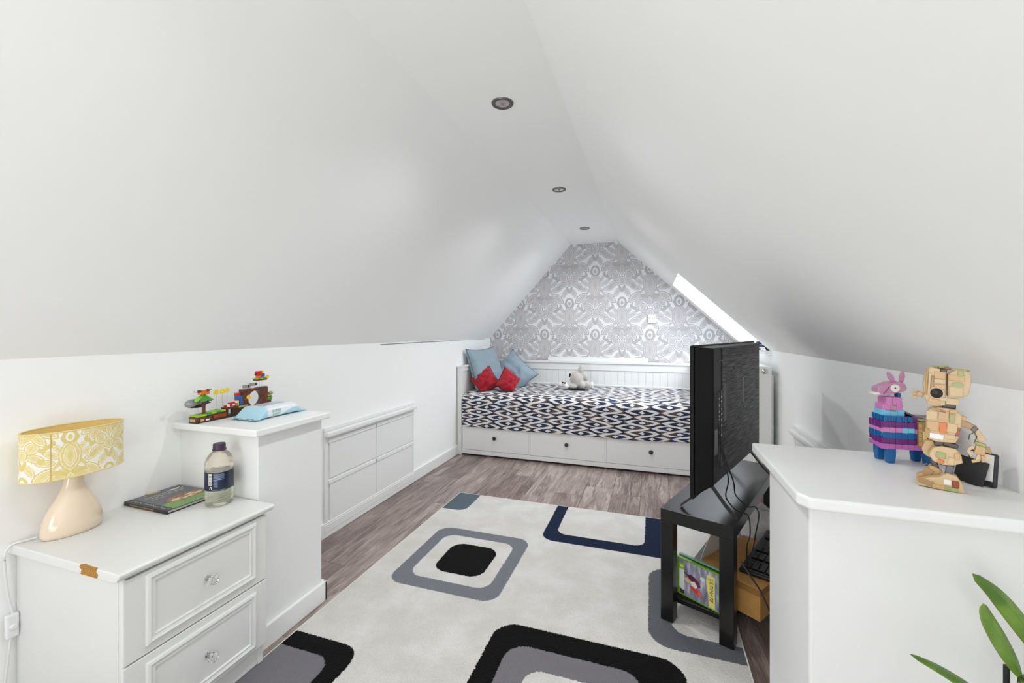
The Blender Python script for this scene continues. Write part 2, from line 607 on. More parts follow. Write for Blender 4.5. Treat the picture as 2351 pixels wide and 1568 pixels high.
# back gable wall with an added unseen window, placed for fill light
wx0, wx1, wz0, wz1 = -1.5, -0.4, 0.45, 1.25
b = B()
b.box(XL - .2, wx0, YB - 0.1, YB, -0.01, 2.3); b.box(wx1, XR + .4, YB - 0.1, YB, -0.01, 2.3)
b.box(wx0, wx1, YB - 0.1, YB, -0.01, wz0); b.box(wx0, wx1, YB - 0.1, YB, wz1, 2.3)
struct('wall_back', b, WALL)
b = B()
for a in ((wx0, wx0 + .05, wz0, wz1), (wx1 - .05, wx1, wz0, wz1), (-0.975, -0.925, wz0, wz1)):
    b.box(a[0], a[1], YB - 0.08, YB - 0.03, a[2], a[3])
b.box(wx0, wx1, YB - 0.08, YB - 0.03, wz0, wz0 + .05); b.box(wx0, wx1, YB - 0.08, YB - 0.03, wz1 - .05, wz1)
w2 = struct('added_window', b, GLOSSW)


def glass_pane():
    m, n, p = new_mat('window_glass')
    nt = m.node_tree
    tr = n.node('ShaderNodeBsdfTransparent'); gl = n.node('ShaderNodeBsdfGlossy'); gl.inputs['Roughness'].default_value = 0.02
    mx = n.node('ShaderNodeMixShader'); mx.inputs[0].default_value = 0.08
    nt.links.new(tr.outputs[0], mx.inputs[1]); nt.links.new(gl.outputs[0], mx.inputs[2])
    nt.links.new(mx.outputs[0], nt.nodes['Material Output'].inputs[0])
    return m


GLASSP = glass_pane()
obj('pane', B().box(wx0, wx1, YB - 0.06, YB - 0.055, wz0, wz1), GLASSP, w2)

# roof window: deep white reveals, frame, pane, sill board
D = 0.30
b = B()
o_ = (nR.x * D, nR.z * D)


def reveal(y0, y1):
    b.prismY([(WX0 - .0, slz(WX0 - .0) + .002), (XR, slz(XR) - .004), (XR + o_[0] + .1, slz(XR) + o_[1] - .1), (WX0 + o_[0], slz(WX0) + o_[1])], y0, y1)


REV = mat('reveal_white', (240, 241, 241), 0.6)
reveal(WY0 - 0.03, WY0 + 0.002); reveal(WY1 - 0.002, WY1 + 0.03)
b.prismY([(WX0 + .002, slz(WX0)), (WX0 - .02, slz(WX0 - .02) + .002), (WX0 - .03 + o_[0], slz(WX0) + o_[1] + .02), (WX0 + .002 + o_[0], slz(WX0) + o_[1])], WY0 - .03, WY1 + .03)
w1 = struct('window_1', b, REV)
b = B()
P0 = (WX0 + o_[0], slz(WX0) + o_[1]); P1 = (XR + o_[0] + .06, slz(XR) + o_[1] - .06)


def lerp(a, c, t):
    return (a[0] + (c[0] - a[0]) * t, a[1] + (c[1] - a[1]) * t)


def sash(t0, t1, y0, y1, th_=0.05):
    a, c = lerp(P0, P1, t0), lerp(P0, P1, t1)
    b.prismY([a, c, (c[0] + nR.x * th_, c[1] + nR.z * th_), (a[0] + nR.x * th_, a[1] + nR.z * th_)], y0, y1)


sash(-0.02, 0.07, WY0 - .03, WY1 + .03); sash(0.93, 1.02, WY0 - .03, WY1 + .03)
sash(0.07, 0.93, WY0 - .03, WY0 + .03); sash(0.07, 0.93, WY1 - .03, WY1 + .03)
obj('window_frame', b, GLOSSW, w1)
b = B(); sash(0.05, 0.95, WY0, WY1, 0.004)
obj('pane', b, GLASSP, w1)
obj('window_sill', B().box(0.745, 1.10, WY0 - 0.045, WY1 + 0.05, KR - 0.036, KR - 0.004), REV, w1, bevel=0.003)

# baseboards
SK = GLOSSW
b = B().box(XL, XL + 0.014, 1.445, YE, 0, 0.085).box(XL, XL + 0.014, YB, 0.66, 0, 0.085)
struct('baseboard_left', b, SK, bevel=0.005)
struct('baseboard_right', B().box(XR - 0.014, XR, 1.49, YE, 0, 0.085), SK, bevel=0.005)

# boxed half-height piers with projecting ledges
BODY = mat('pier_paint', (232, 233, 232), 0.55, bump=0.08, bscale=80)
hwl = struct('half_wall', B().box(XL, -1.336, 1.14, 1.445, -0.005, 0.778), BODY, bevel=0.003)
obj('ledge', B().box(XL, -1.308, 1.108, 1.467, 0.778, 0.803), GLOSSW, hwl, bevel=0.005, seg=3)
b = B().box(-1.336, -1.320, 1.13, 1.461, 0, 0.085).box(XL, -1.32, 1.445, 1.461, 0, 0.085)
obj('baseboard', b, SK, hwl, bevel=0.005)
hwr = struct('half_wall', B().box(0.345, XR, 1.14, 1.49, -0.005, 0.760), BODY, bevel=0.006)
ch = 0.018
b = B().prismZ([(0.308 + ch, 1.072), (XR, 1.072), (XR, 1.547), (0.308, 1.547), (0.308, 1.072 + ch * 1.6)], 0.760, 0.787)
obj('ledge', b, GLOSSW, hwr, bevel=0.006, seg=3)


# ------------------------------------------------------------ built-in drawers in the knee walls
def builtin(side, label):
    X = XL if side < 0 else XR
    s = 1 if side < 0 else -1

    def bx(b, d0, d1, y0, y1, z0, z1):
        a, c = X + s * d0, X + s * d1
        return b.box(min(a, c), max(a, c), y0, y1, z0, z1)
    t = thing('built_in_drawers', label, 'drawers', (X, 2.34, 0.085))
    y0, y1 = 1.884, 2.800
    b = B()
    bx(b, 0, 0.012, y0, y0 + 0.022, 0.05, 0.565); bx(b, 0, 0.012, y1 - 0.014, y1, 0.05, 0.565)
    bx(b, 0, 0.012, y0 + .022, y1 - .014, 0.545, 0.565); bx(b, 0, 0.016, y0 - .01, y1 + .01, -0.0 + 0.03, 0.072)
    obj('frame', b, GLOSSW, t, world=True, bevel=0.002)
    b = B(); bx(b, 0, 0.040, y0 - 0.004, y1 + 0.006, 0.560, 0.588)
    obj('top_ledge', b, GLOSSW, t, world=True, bevel=0.007, seg=3)
    b = B(); bx(b, 0, 0.014, y0 - 0.004, y1 + 0.006, 0.588, 0.612)
    obj('ledge_trim', b, GLOSSW, t, world=True, bevel=0.005, seg=2)
    ym = 2.345
    for (a, c) in ((y0 + 0.040, ym - 0.0015), (ym + 0.0015, y1 - 0.016)):
        for (za, zc) in ((0.322, 0.520), (0.080, 0.290)):
            b = B(); bx(b, 0, 0.011, a, c, za, zc)
            dr = obj('drawer', b, GLOSSW, t, world=True, bevel=0.002)
            b = B(); bx(b, 0.0, 0.017, a - 0.014, c - (0.0 if c < ym else -0.012), zc + 0.001, zc + 0.024)
            obj('finger_grip', b, GLOSSW, dr, world=True, bevel=0.003)
    return t


builtin(-1, 'white four-drawer unit built into the low wall beside the patterned rug')
builtin(1, 'white drawer unit let into the low wall by the radiator, mostly hidden')


# ------------------------------------------------------------ ceiling downlights
def downlight(y, label, k=1.0):
    t = thing('downlight', label, 'ceiling light', (-0.568, y, ZC), group='recessed ceiling spotlights')
    b = B().lathe([(0.0285, 0.002), (0.030, -0.003), (0.036, -0.0055), (0.0425, -0.0045), (0.0445, 0.0), (0.0445, 0.003)], 40)
    obj('rim', b, mat('satin_nickel_rim', (118, 118, 116), 0.4, metal=1.0), t, smooth=40)
    b = B().lathe([(0.0285, -0.0022), (0.0275, 0.0), (0.022, -0.0008), (0.010, 0.0)], 32)
    obj('reflector', b, mat('lamp_reflector', (205, 203, 196), 0.25, metal=0.6), t, smooth=60)
    b = B().lathe([(0.0, -0.0050), (0.006, -0.0040), (0.010, -0.0006), (0.011, 0.001)], 20)
    obj('bulb', b, mat('frosted_bulb', (140, 139, 134), 0.3), t, smooth=60)
    sd = bpy.data.lights.new('downlight_beam', 'SPOT')
    sd.energy = DOWN_W * k; sd.spot_size = R(148); sd.spot_blend = 1.0; sd.shadow_soft_size = 0.03; sd.color = (0.975, 0.99, 1.0)
    so = bpy.data.objects.new('downlight_beam', sd); COL.objects.link(so)
    so.parent = t; so.location = (0, 0, -0.035)
    return t


downlight(1.586, 'largest recessed chrome spotlight, nearest in the flat ceiling strip', 1.05)
downlight(2.667, 'middle one of three recessed chrome spotlights in the ceiling strip', 1.15)
downlight(3.745, 'recessed chrome spotlight closest to the patterned gable wall', 1.1)
downlight(0.507, 'recessed chrome spotlight above the bedside chest, out of the picture', 0.5)
downlight(-0.572, 'recessed chrome spotlight in the ceiling behind the photographer', 0.6)


# ------------------------------------------------------------ rug
b = B().box(-1.287, 0.312, 0.42, 2.706, 0.0, 0.010)
rug = obj('rug', b, rug_mat(), bevel=0.003)
tag(rug, 'cream rug with black, grey and navy rounded squares on laminate floor', 'rug')
b = B()
loop = [(-1.287, 0.42, .005), (0.312, 0.42, .005), (0.312, 2.706, .005), (-1.287, 2.706, .005)]
b.tube(loop, 0.0055, 6, closed=True)
obj('rug_binding', b, mat('rug_edge', (214, 211, 205), 0.95), rug, smooth=50)

# ------------------------------------------------------------ radiator by the roof window
t = thing('radiator', 'white double panel radiator standing below the roof window sill', 'radiator', (0.70, 3.14, 0.12))
RADM = mat('radiator_enamel', (228, 229, 226), 0.4)
b = B().box(0.652, 0.742, 3.14, 3.152, 0.12, 0.915)
obj('end_panel', b, RADM, t, world=True, bevel=0.004)
b = B().box(0.640, 0.652, 3.142, 4.19, 0.12, 0.912)
pf = obj('front_panel', b, RADM, t, world=True, bevel=0.005)
b = B()
for i in range(22):
    b.box(0.636, 0.641, 3.175 + i * 0.0455, 3.198 + i * 0.0455, 0.15, 0.88)
obj('ribs', b, RADM, pf, world=True, bevel=0.002, seg=1)
obj('rear_panel', B().box(0.744, 0.756, 3.155, 4.19, 0.12, 0.86), RADM, t, world=True, bevel=0.004)
b = B().box(0.652, 0.744, 3.152, 4.18, 0.900, 0.914)
obj('top_grille', b, RADM, t, world=True)
M = Matrix.Translation((0.700, 3.140, 0.885)) @ Matrix.Rotation(R(90), 4, 'X')
b = B().lathe([(0.0175, 0), (0.0175, 0.004), (0.012, 0.010), (0.008, 0.012), (0.0, 0.012)], 20, M=M)
vp = obj('vent_plug', b, mat('chrome_plug', (200, 200, 198), 0.2, metal=0.9), t, world=True, smooth=35)
b = B().lathe([(0.004, 0.0115), (0.004, 0.0135), (0.0, 0.0135)], 8, M=M)
obj('vent_key_hole', b, BLACKP, vp, world=True)
for yy in (3.4, 4.0):
    obj('bracket', B().cbox((0.770, yy, 0.5), (0.030, 0.04, 0.6)), RADM, t, world=True)
b = B().tube([(0.70, 3.6, 0.12), (0.70, 3.6, 0.0)], 0.008, 8)
obj('pipe', b, RADM, t, world=True)

# ------------------------------------------------------------ daybed
BX0, BX1, BY0, BY1 = -1.722, 0.388, 3.560, 4.400
bed = thing('daybed', 'white wooden daybed with three drawers under a patterned spread', 'bed', (-0.67, 3.98, 0))


def bpart(name, b, m=BEDW, bev=0.003, par=None, **k):
    return obj(name, b, m, par or bed, world=True, bevel=bev, **k)


for x0 in (BX0, BX1 - 0.042):
    for y0, y1 in ((BY0, BY0 + 0.045), (BY1 - 0.045, BY1)):
        p_ = bpart('post', B().box(x0, x0 + 0.042, y0, y1, 0.0, 0.808))
        bpart('post_cap', B().box(x0 - 0.004, x0 + 0.047, y0 - 0.005, y1 + (0.004 if y0 < 4 else 0.0), 0.808, 0.826), par=p_)
for x0 in (BX0, BX1 - 0.042):
    e_ = bpart('end_panel', B().box(x0 + 0.012, x0 + 0.030, BY0 + 0.045, BY1 - 0.045, 0.06, 0.77))
    bpart('end_rail', B().box(x0 + 0.002, x0 + 0.040, BY0 + 0.045, BY1 - 0.045, 0.770, 0.808), par=e_)
    bpart('end_cap', B().box(x0 - 0.004, x0 + 0.047, BY0 + 0.045, BY1 - 0.045, 0.808, 0.826), par=e_)
bpart('top_rail', B().box(BX0 + 0.042, BX1 - 0.042, BY1 - 0.040, BY1, 0.815, 0.838).box(BX0 + 0.03, BX1 - 0.03, BY1 - 0.030, BY1 - .004, 0.745, 0.815))
bpart('lower_back_rail', B().box(BX0 + 0.042, BX1 - 0.042, BY1 - 0.035, BY1 - 0.005, 0.30, 0.60))
nb = 30
bw = (BX1 - BX0 - 0.084) / nb
for i in range(nb):
    x = BX0 + 0.042 + bw * i
    obj('back_board', B().box(x + 0.0004, x + bw - 0.0004, BY1 - 0.024, BY1 - 0.010, 0.59, 0.748), BEDW, bed, world=True, bevel=0.0018, seg=1)
bpart('bottom_rail', B().box(BX0 + 0.030, BX1 - 0.03, BY0 + 0.004, BY0 + 0.024, 0.016, 0.056))
bpart('front_rail', B().box(BX0 + 0.042, BX1 - 0.042, BY0 + 0.006, BY0 + 0.026, 0.285, 0.40))
bpart('bed_base', B().box(BX0 + 0.042, BX1 - 0.042, BY0 + 0.03, BY1 - 0.04, 0.29, 0.41))
dx = [(-1.672, -1.030), (-1.018, -0.370), (-0.358, 0.338)]
KN = mat('black_knob', (38, 38, 40), 0.35)
for k, (a, c) in enumerate(dx):
    d_ = bpart('drawer', B().box(a, c, BY0 + 0.001, BY0 + 0.021, 0.058, 0.283).box(a + .02, c - .02, BY0 + 0.021, BY0 + 0.6, 0.065, 0.22), bev=0.0025)
    cx = (-1.350, -0.692, -0.008)[k]
    M = Matrix.Translation((cx, BY0 + 0.001, 0.180)) @ Matrix.Rotation(R(90), 4, 'X')
    b = B().lathe([(0.007, 0), (0.006, 0.008), (0.015, 0.013), (0.0175, 0.019), (0.014, 0.026), (0.0, 0.028)], 20, M=M)
    bpart('knob', b, KN, 0, d_, smooth=50)
    if k:
        bpart('divider', B().box(dx[k - 1][1] + .001, a - .001, BY0 + 0.002, BY0 + 0.022, 0.056, 0.285), bev=0)

mt = obj('mattress', B().box(BX0 + 0.048, BX1 - 0.048, BY0 + 0.03, BY1 - 0.045, 0.412, 0.560), mat('mattress_ticking', (225, 225, 225), 0.9), bevel=0.03, seg=4)
tag(mt, 'white mattress under the patterned spread on the daybed', 'mattress')

ZT = 0.578


def bump_noise(x, y):
    a = noise.noise(Vector((x * 3.1, y * 4.2, 0.3)))
    c = noise.noise(Vector((x * 9.0 + y * 3, y * 10.0 - x * 4, 4.7)))
    d = noise.noise(Vector((x * 20.0 - y * 8, y * 17.0, 9.1)))
    return a * 0.010 + c * 0.009 + d * 0.003


def spread_z(x, y):
    return ZT + bump_noise(x, y) + 0.012 * max(0, (y - 4.0) / 0.35)


b = B()
uvs = {}
x0, x1 = BX0 + 0.050, BX1 - 0.050
yb, yf = BY1 - 0.05, BY0 - 0.006
Ltop = yb - (yf + 0.06)
arc = 0.06 * math.pi / 2
NU, NV = 190, 104
hem0 = 0.268
for_uv = []


def cloth(i, j):
    u, v = i / NU, j / NV
    x = x0 + (x1 - x0) * u
    tot = Ltop + arc + 0.30
    s = tot * v
    if s < Ltop:
        y = yb - s
        fall = min(1, s / 0.05) * 1.0
        z = spread_z(x, y)
        if y < 3.68:
            z = z * 1 - 0.25 * (3.68 - y) ** 2 / 0.06
    else:
        zt = spread_z(x, yf + 0.06) - 0.25 * (3.68 - yf - 0.06) ** 2 / 0.06
        if s < Ltop + arc:
            a = (s - Ltop) / 0.06
            y = yf + 0.06 - 0.06 * math.sin(a)
            z = zt - 0.06 * (1 - math.cos(a))
        else:
            k = (s - Ltop - arc) / 0.30
            bottom = hem0 + 0.010 * noise.noise(Vector((x * 2.2, 0, 0))) + 0.018 * max(0, x)
            y = yf + (-0.004 - 0.007 * math.sin(x * 21 + 3 * math.sin(x * 5)) ** 2) * k + 0.002 * noise.noise(Vector((x * 14, k * 3, 1)))
            z = (zt - 0.06) * (1 - k) + bottom * k
    return (x, y, z), (x, s)


vv = []
for j in range(NV + 1):
    row_ = []
    for i in range(NU + 1):
        p_, q_ = cloth(i, j)
        v_ = b.bm.verts.new(p_)
        row_.append((v_, q_))
    vv.append(row_)
uvl = b.bm.loops.layers.uv.new('UVMap')
for j in range(NV):
    for i in range(NU):
        quad = (vv[j][i], vv[j][i + 1], vv[j + 1][i + 1], vv[j + 1][i])
        f = b.bm.faces.new([q[0] for q in quad])
        for l, q in zip(f.loops, quad):
            l[uvl].uv = q[1]
sp = obj('bedspread', b, ikat_mat(), smooth=180)
md = sp.modifiers.new('thickness', 'SOLIDIFY'); md.thickness = 0.004; md.offset = -1
tag(sp, 'navy, brown and white ikat bedspread draped over the daybed front', 'bedspread')


# ------------------------------------------------------------ cushions
def pillow(name, label, cat, w, h, t, centre, ax, up, m, pm, zmin=None, group=None, wr=0.006, seed=0.0, spin=0.0):
    ax = Vector(ax).normalized(); up = Vector(up); up = (up - ax * up.dot(ax)).normalized()
    if spin:
        a2 = ax * math.cos(spin) + up * math.sin(spin)
        up = -ax * math.sin(spin) + up * math.cos(spin); ax = a2
    nr = ax.cross(up).normalized()
    C = Vector(centre)

    def clamp(p):
        if zmin is not None:
            zz = (spread_z(p.x, p.y) if zmin == 'bed' else zmin) + 0.006
            if p.z < zz:
                p.z = zz
        p.x = max(p.x, BX0 + 0.05 if p.z < 0.83 else XL + 0.006)
        p.y = min(p.y, BY1 - 0.052 if p.z < 0.845 else YE - .01)
        return p

    def shape(u, v, s):
        e = 1 - 0.10 * (1 - abs(v) ** 2.0) * (abs(u) ** 3)
        g = 1 - 0.10 * (1 - abs(u) ** 2.0) * (abs(v) ** 3)
        x = u * w / 2 * e; z = v * h / 2 * g
        th = t / 2 * ((1 - abs(u) ** 2.6) * (1 - abs(v) ** 2.6)) ** 0.55
        th += wr * (noise.noise(Vector((u * 2.3 + seed, v * 2.9, s + seed))) + .5 * noise.noise(Vector((u * 5 + seed, v * 6 + u * 3, seed)))) * (1 - max(abs(u), abs(v)) ** 4)
        return clamp(C + ax * x + up * z + nr * (s * th))
    N = 28
    b = B()
    for s in (1, -1):
        b.grid(lambda a, c: shape(a * 2 - 1, c * 2 - 1, s), N, N)
    bmesh.ops.remove_doubles(b.bm, verts=b.bm.verts, dist=0.0004)
    o = obj(name, b, m, smooth=180)
    tag(o, label, cat, group)
    edge = []
    K = 24
    for k in range(K): edge.append(shape(-1 + 2 * k / K, -1, 0))
    for k in range(K): edge.append(shape(1, -1 + 2 * k / K, 0))
    for k in range(K): edge.append(shape(1 - 2 * k / K, 1, 0))
    for k in range(K): edge.append(shape(-1, 1 - 2 * k / K, 0))
    obj('piping', B().tube(edge, 0.0028, 6, closed=True), pm, o, smooth=80)
    return o


BLUEC = mat('blue_grey_cotton', (140, 158, 170), 0.9, bump=0.25, bscale=500, var=0.05, vscale=6, sheen=0.2)
BLUED = mat('blue_grey_piping', (92, 108, 120), 0.9)
REDC = mat('red_cotton', (160, 2, 30), 0.8, bump=0.2, bscale=500, sheen=0.15)
REDD = mat('dark_piping', (60, 16, 40), 0.9)
pillow('cushion', 'blue-grey cushion propped upright against the daybed end', 'cushion', 0.50, 0.43, 0.17, (-1.585, 3.930, 0.775), (0.20, 0.98, 0.02), (-0.30, 0.05, 0.95), BLUEC, BLUED, 'bed', 'blue-grey cushions', seed=1.3, wr=0.010)
pillow('cushion', 'blue-grey cushion tilted on its corner against the daybed back', 'cushion', 0.41, 0.385, 0.18, (-1.385, 4.165, 0.700), (1, 0.06, 0), (0, 0.42, 0.9), BLUEC, BLUED, 'bed', 'blue-grey cushions', spin=R(-42), wr=0.020, seed=5.1)
pillow('cushion', 'wider red cushion with a folded peak beside the daybed end', 'cushion', 0.235, 0.225, 0.15, (-1.525, 3.765, 0.664), (0.97, 0.24, 0), (-0.05, 0.36, 0.93), REDC, REDD, 'bed', 'small red cushions', spin=R(35), wr=0.022, seed=8.0)
pillow('cushion', 'narrower red cushion turned sideways in front of the tilted blue one', 'cushion', 0.22, 0.205, 0.14, (-1.305, 3.80, 0.664), (0.60, 0.80, 0), (-0.10, 0.30, 0.95), REDC, REDD, 'bed', 'small red cushions', spin=R(52), wr=0.022, seed=12.0)


# ------------------------------------------------------------ plush toy on the bed
t = thing('plush_toy', 'pale grey plush animal lying face down on the bedspread', 'plush toy', (-0.70, 4.10, 0.585))
PL = mat('grey_plush', (186, 182, 176), 1.0, bump=0.5, bscale=350, bdist=0.002, var=0.06, vscale=14, sheen=0.5)
PLW = mat('white_plush', (226, 225, 226), 1.0, bump=0.4, bscale=350, bdist=0.002, sheen=0.4)
b = B()
b.ball((0.0, 0, 0.093), (0.068, 0.062, 0.090)).ball((0.045, -0.005, 0.19), (0.030, 0.030, 0.052), (0, 0.25, 0)).ball((0.03, 0, 0.15), (0.035, 0.032, 0.045))
b.ball((0.075, 0.03, 0.125), (0.030, 0.03, 0.055), (0, -0.4, 0)).ball((0.062, -0.02, 0.042), (0.034, 0.034, 0.038)).ball((0.115, -0.01, 0.043), (0.042, 0.034, 0.036), (0, 0.3, 0))
b.ball((-0.03, -0.03, 0.03), (0.05, 0.04, 0.03)).ball((0.10, .0, .035), (0.05, 0.03, .03))
body = obj('body', b, PL, t, smooth=180)
md = body.modifiers.new('blend', 'REMESH'); md.mode = 'VOXEL'; md.voxel_size = 0.005; md.use_smooth_shade = True
md = body.modifiers.new('smooth', 'SMOOTH'); md.factor = 0.7; md.iterations = 6
b = B().ball((-0.105, -0.01, 0.038), (0.034, 0.034, 0.028)).ball((-0.155, 0.0, 0.034), (0.034, 0.022, 0.018), (0, 0.4, 0)).ball((-0.09, -0.05, 0.030), (0.026, 0.026, 0.026))
hd = obj('head', b, PLW, t, smooth=180)
md = hd.modifiers.new('blend', 'REMESH'); md.mode = 'VOXEL'; md.voxel_size = 0.004; md.use_smooth_shade = True
md = hd.modifiers.new('smooth', 'SMOOTH'); md.factor = 0.7; md.iterations = 4
obj('eye', B().ball((-0.108, -0.036, 0.058), 0.0085), BLACKP, hd, smooth=180)
obj('eye', B().ball((-0.130, -0.028, 0.060), 0.0085), BLACKP, hd, smooth=180)
obj('ear', B().ball((-0.062, 0.0, 0.130), (0.012, 0.02, 0.020)), mat('black_felt', (18, 18, 18), 1.0), t, smooth=180)
obj('foot_pad', B().ball((0.148, -0.018, 0.050), (0.018, 0.026, 0.030), (0, 0.3, 0)), PLW, t, smooth=180)
obj('brim', B().lathe([(0.0, -0.003), (0.08, -0.003), (0.085, 0.002), (0.08, 0.006), (0.0, 0.010)], 28, (0.01, -0.045, 0.004), 1.0, 0.45), mat('black_felt', (18, 18, 18), 1.0), t, smooth=60)

# white board leaning on the bed's top rail
b = B().box(-1.058, -0.036, BY1 - 0.006, BY1 + 0.012, 0.838, 0.878)
tag(obj('shelf_board', b, BEDW, bevel=0.002), 'long white board lying on the daybed top rail against wallpaper', 'board')

# wall socket over the bed
t = thing('wall_socket', 'white double wall socket papered around on the damask wallpaper', 'socket', (-0.003, YE, 1.270))
obj('face_plate', B().box(-0.038, 0.038, -0.010, 0.0, -0.043, 0.043), mat('white_plastic', (232, 232, 234), 0.35), t, bevel=0.003)
b = B()
for dx_ in (-0.020, 0.006, 0.026):
    b.box(dx_ - 0.002, dx_ + 0.002, -0.0108, -0.0098, 0.004, 0.012)
obj('pin_hole', b, BLACKP, t)
obj('switch', B().box(-0.006, 0.006, -0.013, -0.010, 0.018, 0.032), mat('white_plastic', (232, 232, 234), 0.35), t, bevel=0.001)


# ------------------------------------------------------------ chest of drawers
cx0, cx1, cy0, cy1 = XL, -1.262, 0.694, 1.112
chest = thing('chest_of_drawers', 'white two-drawer bedside chest with crystal knobs and chipped top', 'chest of drawers', (-1.5, 0.90, 0))


def cpart(name, b, m=CHESTW, bev=0.003, par=None, **k):
    return obj(name, b, m, par or chest, world=True, bevel=bev, **k)


cpart('carcass', B().box(cx0 + .006, cx1 - 0.018, cy0, cy1, 0.0105, 0.522))
cpart('corner_post', B().box(cx1 - 0.018, cx1 - 0.002, cy0, cy0 + 0.010, 0.065, 0.522), bev=0.004)
cpart('plinth', B().box(cx1 - 0.040, cx1 - 0.026, cy0 + 0.004, cy1 - 0.012, 0.011, 0.07).box(cx1 - 0.030, cx1 - 0.014, cy1 - 0.022, cy1 - 0.003, 0.011, 0.066), bev=0.002)
# top with a moulded front edge
zt = 0.548
prof = [(XL, zt - 0.026), (-1.268, zt - 0.026), (-1.258, zt - 0.022), (-1.250, zt - 0.013), (-1.248, zt - 0.007), (-1.251, zt - 0.002), (-1.257, zt), (XL, zt)]
cpart('top', B().prismY(prof, 0.678, 1.132), bev=0.003)
# chipped edge showing chipboard
m_, n_, p_ = new_mat('raw_chipboard')
f1, _c = n_.noise(n_.coord('Object'), 260, 4, 0.8)
n_.put(p_.inputs['Base Color'], n_.ramp(f1, [(0.3, s2l((112, 72, 24))), (0.5, s2l((176, 126, 58))), (0.7, s2l((206, 160, 92)))]))
p_.inputs['Roughness'].default_value = 0.95
n_.put(p_.inputs['Normal'], n_.bump(f1, 0.8, 0.002))
b = B()
poly = [(-1.398, 0.5480), (-1.392, 0.5478), (-1.332, 0.5478), (-1.335, 0.541), (-1.327, 0.534), (-1.331, 0.5245), (-1.397, 0.5245), (-1.393, 0.536), (-1.402, 0.542)]
b.prismY(poly, 0.6772, 0.6800)
b.prismZ([(-1.398, 0.6772), (-1.330, 0.6772), (-1.338, 0.6830), (-1.360, 0.6815), (-1.385, 0.6840), (-1.394, 0.6815)], 0.5475, 0.5485)
cpart('chipped_edge', b, m_, 0, label='patch of bare brown chipboard')
KGL = None


def crystal():
    m, n, p = new_mat('crystal_glass')
    p.inputs['Base Color'].default_value = (1, 1, 1, 1)
    p.inputs['Roughness'].default_value = 0.0
    p.inputs['Transmission Weight'].default_value = 1.0
    p.inputs['IOR'].default_value = 1.5
    f, _ = n.noise(n.coord('Object'), 40, 0)
    n.put(p.inputs['Roughness'], n.step(f, 0.0, 1.0, 0.0, 0.02))
    return m


CRY = crystal()
for (za, zc, kz, pz0, pz1) in ((0.300, 0.517, 0.412, 0.322, 0.508), (0.078, 0.296, 0.182, 0.092, 0.276)):
    d_ = cpart('drawer', B().box(cx1 - 0.017, cx1, cy0 + 0.001, cy1 - 0.001, za, zc), bev=0.0025)
    # raised moulding frame (mitred ring with stepped profile)
    b = B()
    ya, yc = 0.744, 1.068
    pf_ = [(0.0, 0.0), (0.002, 0.007), (0.008, 0.009), (0.012, 0.006), (0.016, 0.0045), (0.021, 0.005), (0.024, 0.0)]
    loops = []
    for ins, hgt in pf_:
        loops.append([b.bm.verts.new((cx1 + hgt, y_, z_)) for y_, z_ in ((ya + ins, pz0 + ins), (yc - ins, pz0 + ins), (yc - ins, pz1 - ins), (ya + ins, pz1 - ins))])
    for A_, C_ in zip(loops, loops[1:]):
        for k in range(4):
            b.bm.faces.new((A_[k], A_[(k + 1) % 4], C_[(k + 1) % 4], C_[k]))
    cpart('moulding', b, CHESTW, 0, d_)
    M = Matrix.Translation((cx1, 0.906, kz)) @ Matrix.Rotation(R(90), 4, 'Y')
    b = B().lathe([(0.0075, 0), (0.0075, 0.002), (0.0045, 0.004), (0.0045, 0.009), (0.0075, 0.011), (0.0075, 0.014), (0.0, 0.014)], 16, M=M)
    kb = cpart('knob', b, mat('polished_chrome', (190, 190, 186), 0.08, metal=1.0), 0, d_, smooth=35)
    b = B().lathe([(0.006, 0.0142), (0.0125, 0.019), (0.0155, 0.026), (0.0135, 0.033), (0.008, 0.0365), (0.0, 0.037)], 10, M=M)
    obj('crystal', b, CRY, kb, world=True)

# ------------------------------------------------------------ table lamp
LX, LY = -1.655, 0.790
lamp = thing('table_lamp', 'cream ceramic table lamp with yellow damask oval shade', 'lamp', (LX, LY, zt))
prof = [(0.0, 0.0), (0.90, 0.0), (0.96, 0.003), (1.0, 0.012), (0.99, 0.030), (0.93, 0.055), (0.80, 0.078), (0.62, 0.100), (0.46, 0.122), (0.35, 0.145), (0.31, 0.165), (0.29, 0.180), (0.0, 0.180)]
CER = mat('cream_glaze', (226, 208, 184), 0.12, coat=0.6, spec=0.6)
b = B()
pr2 = [(r_ * 1.0, z_) for r_, z_ in prof]
rings = []
n_seg = 48
for r_, z_ in pr2:
    k = max(0.0, min(1.0, z_ / 0.17))
    sy_ = 0.071 * r_ * (1 - 0.02 * k)
    sx_ = (0.044 * (1 - k) + 0.062 * k) * r_
    rings.append([b.bm.verts.new((sx_ * math.cos(2 * math.pi * i / n_seg), sy_ * math.sin(2 * math.pi * i / n_seg) - 0.006 + 0.004 * k, z_)) for i in range(n_seg)])
for A_, C_ in zip(rings, rings[1:]):
    for i in range(n_seg):
        b.bm.faces.new((A_[i], A_[(i + 1) % n_seg], C_[(i + 1) % n_seg], C_[i]))
bmesh.ops.remove_doubles(b.bm, verts=b.bm.verts, dist=1e-5)
obj('base', b, CER, lamp, smooth=50)
SA, SB, Z0, Z1 = 0.1175, 0.068, 0.180, 0.314
b = B()
uvl = b.bm.loops.layers.uv.new('UVMap')
NS = 96


def sh_pt(i, z, off=0.0):
    a = 2 * math.pi * i / NS
    return ((SB + off) * math.cos(a), (SA + off) * math.sin(a), z)


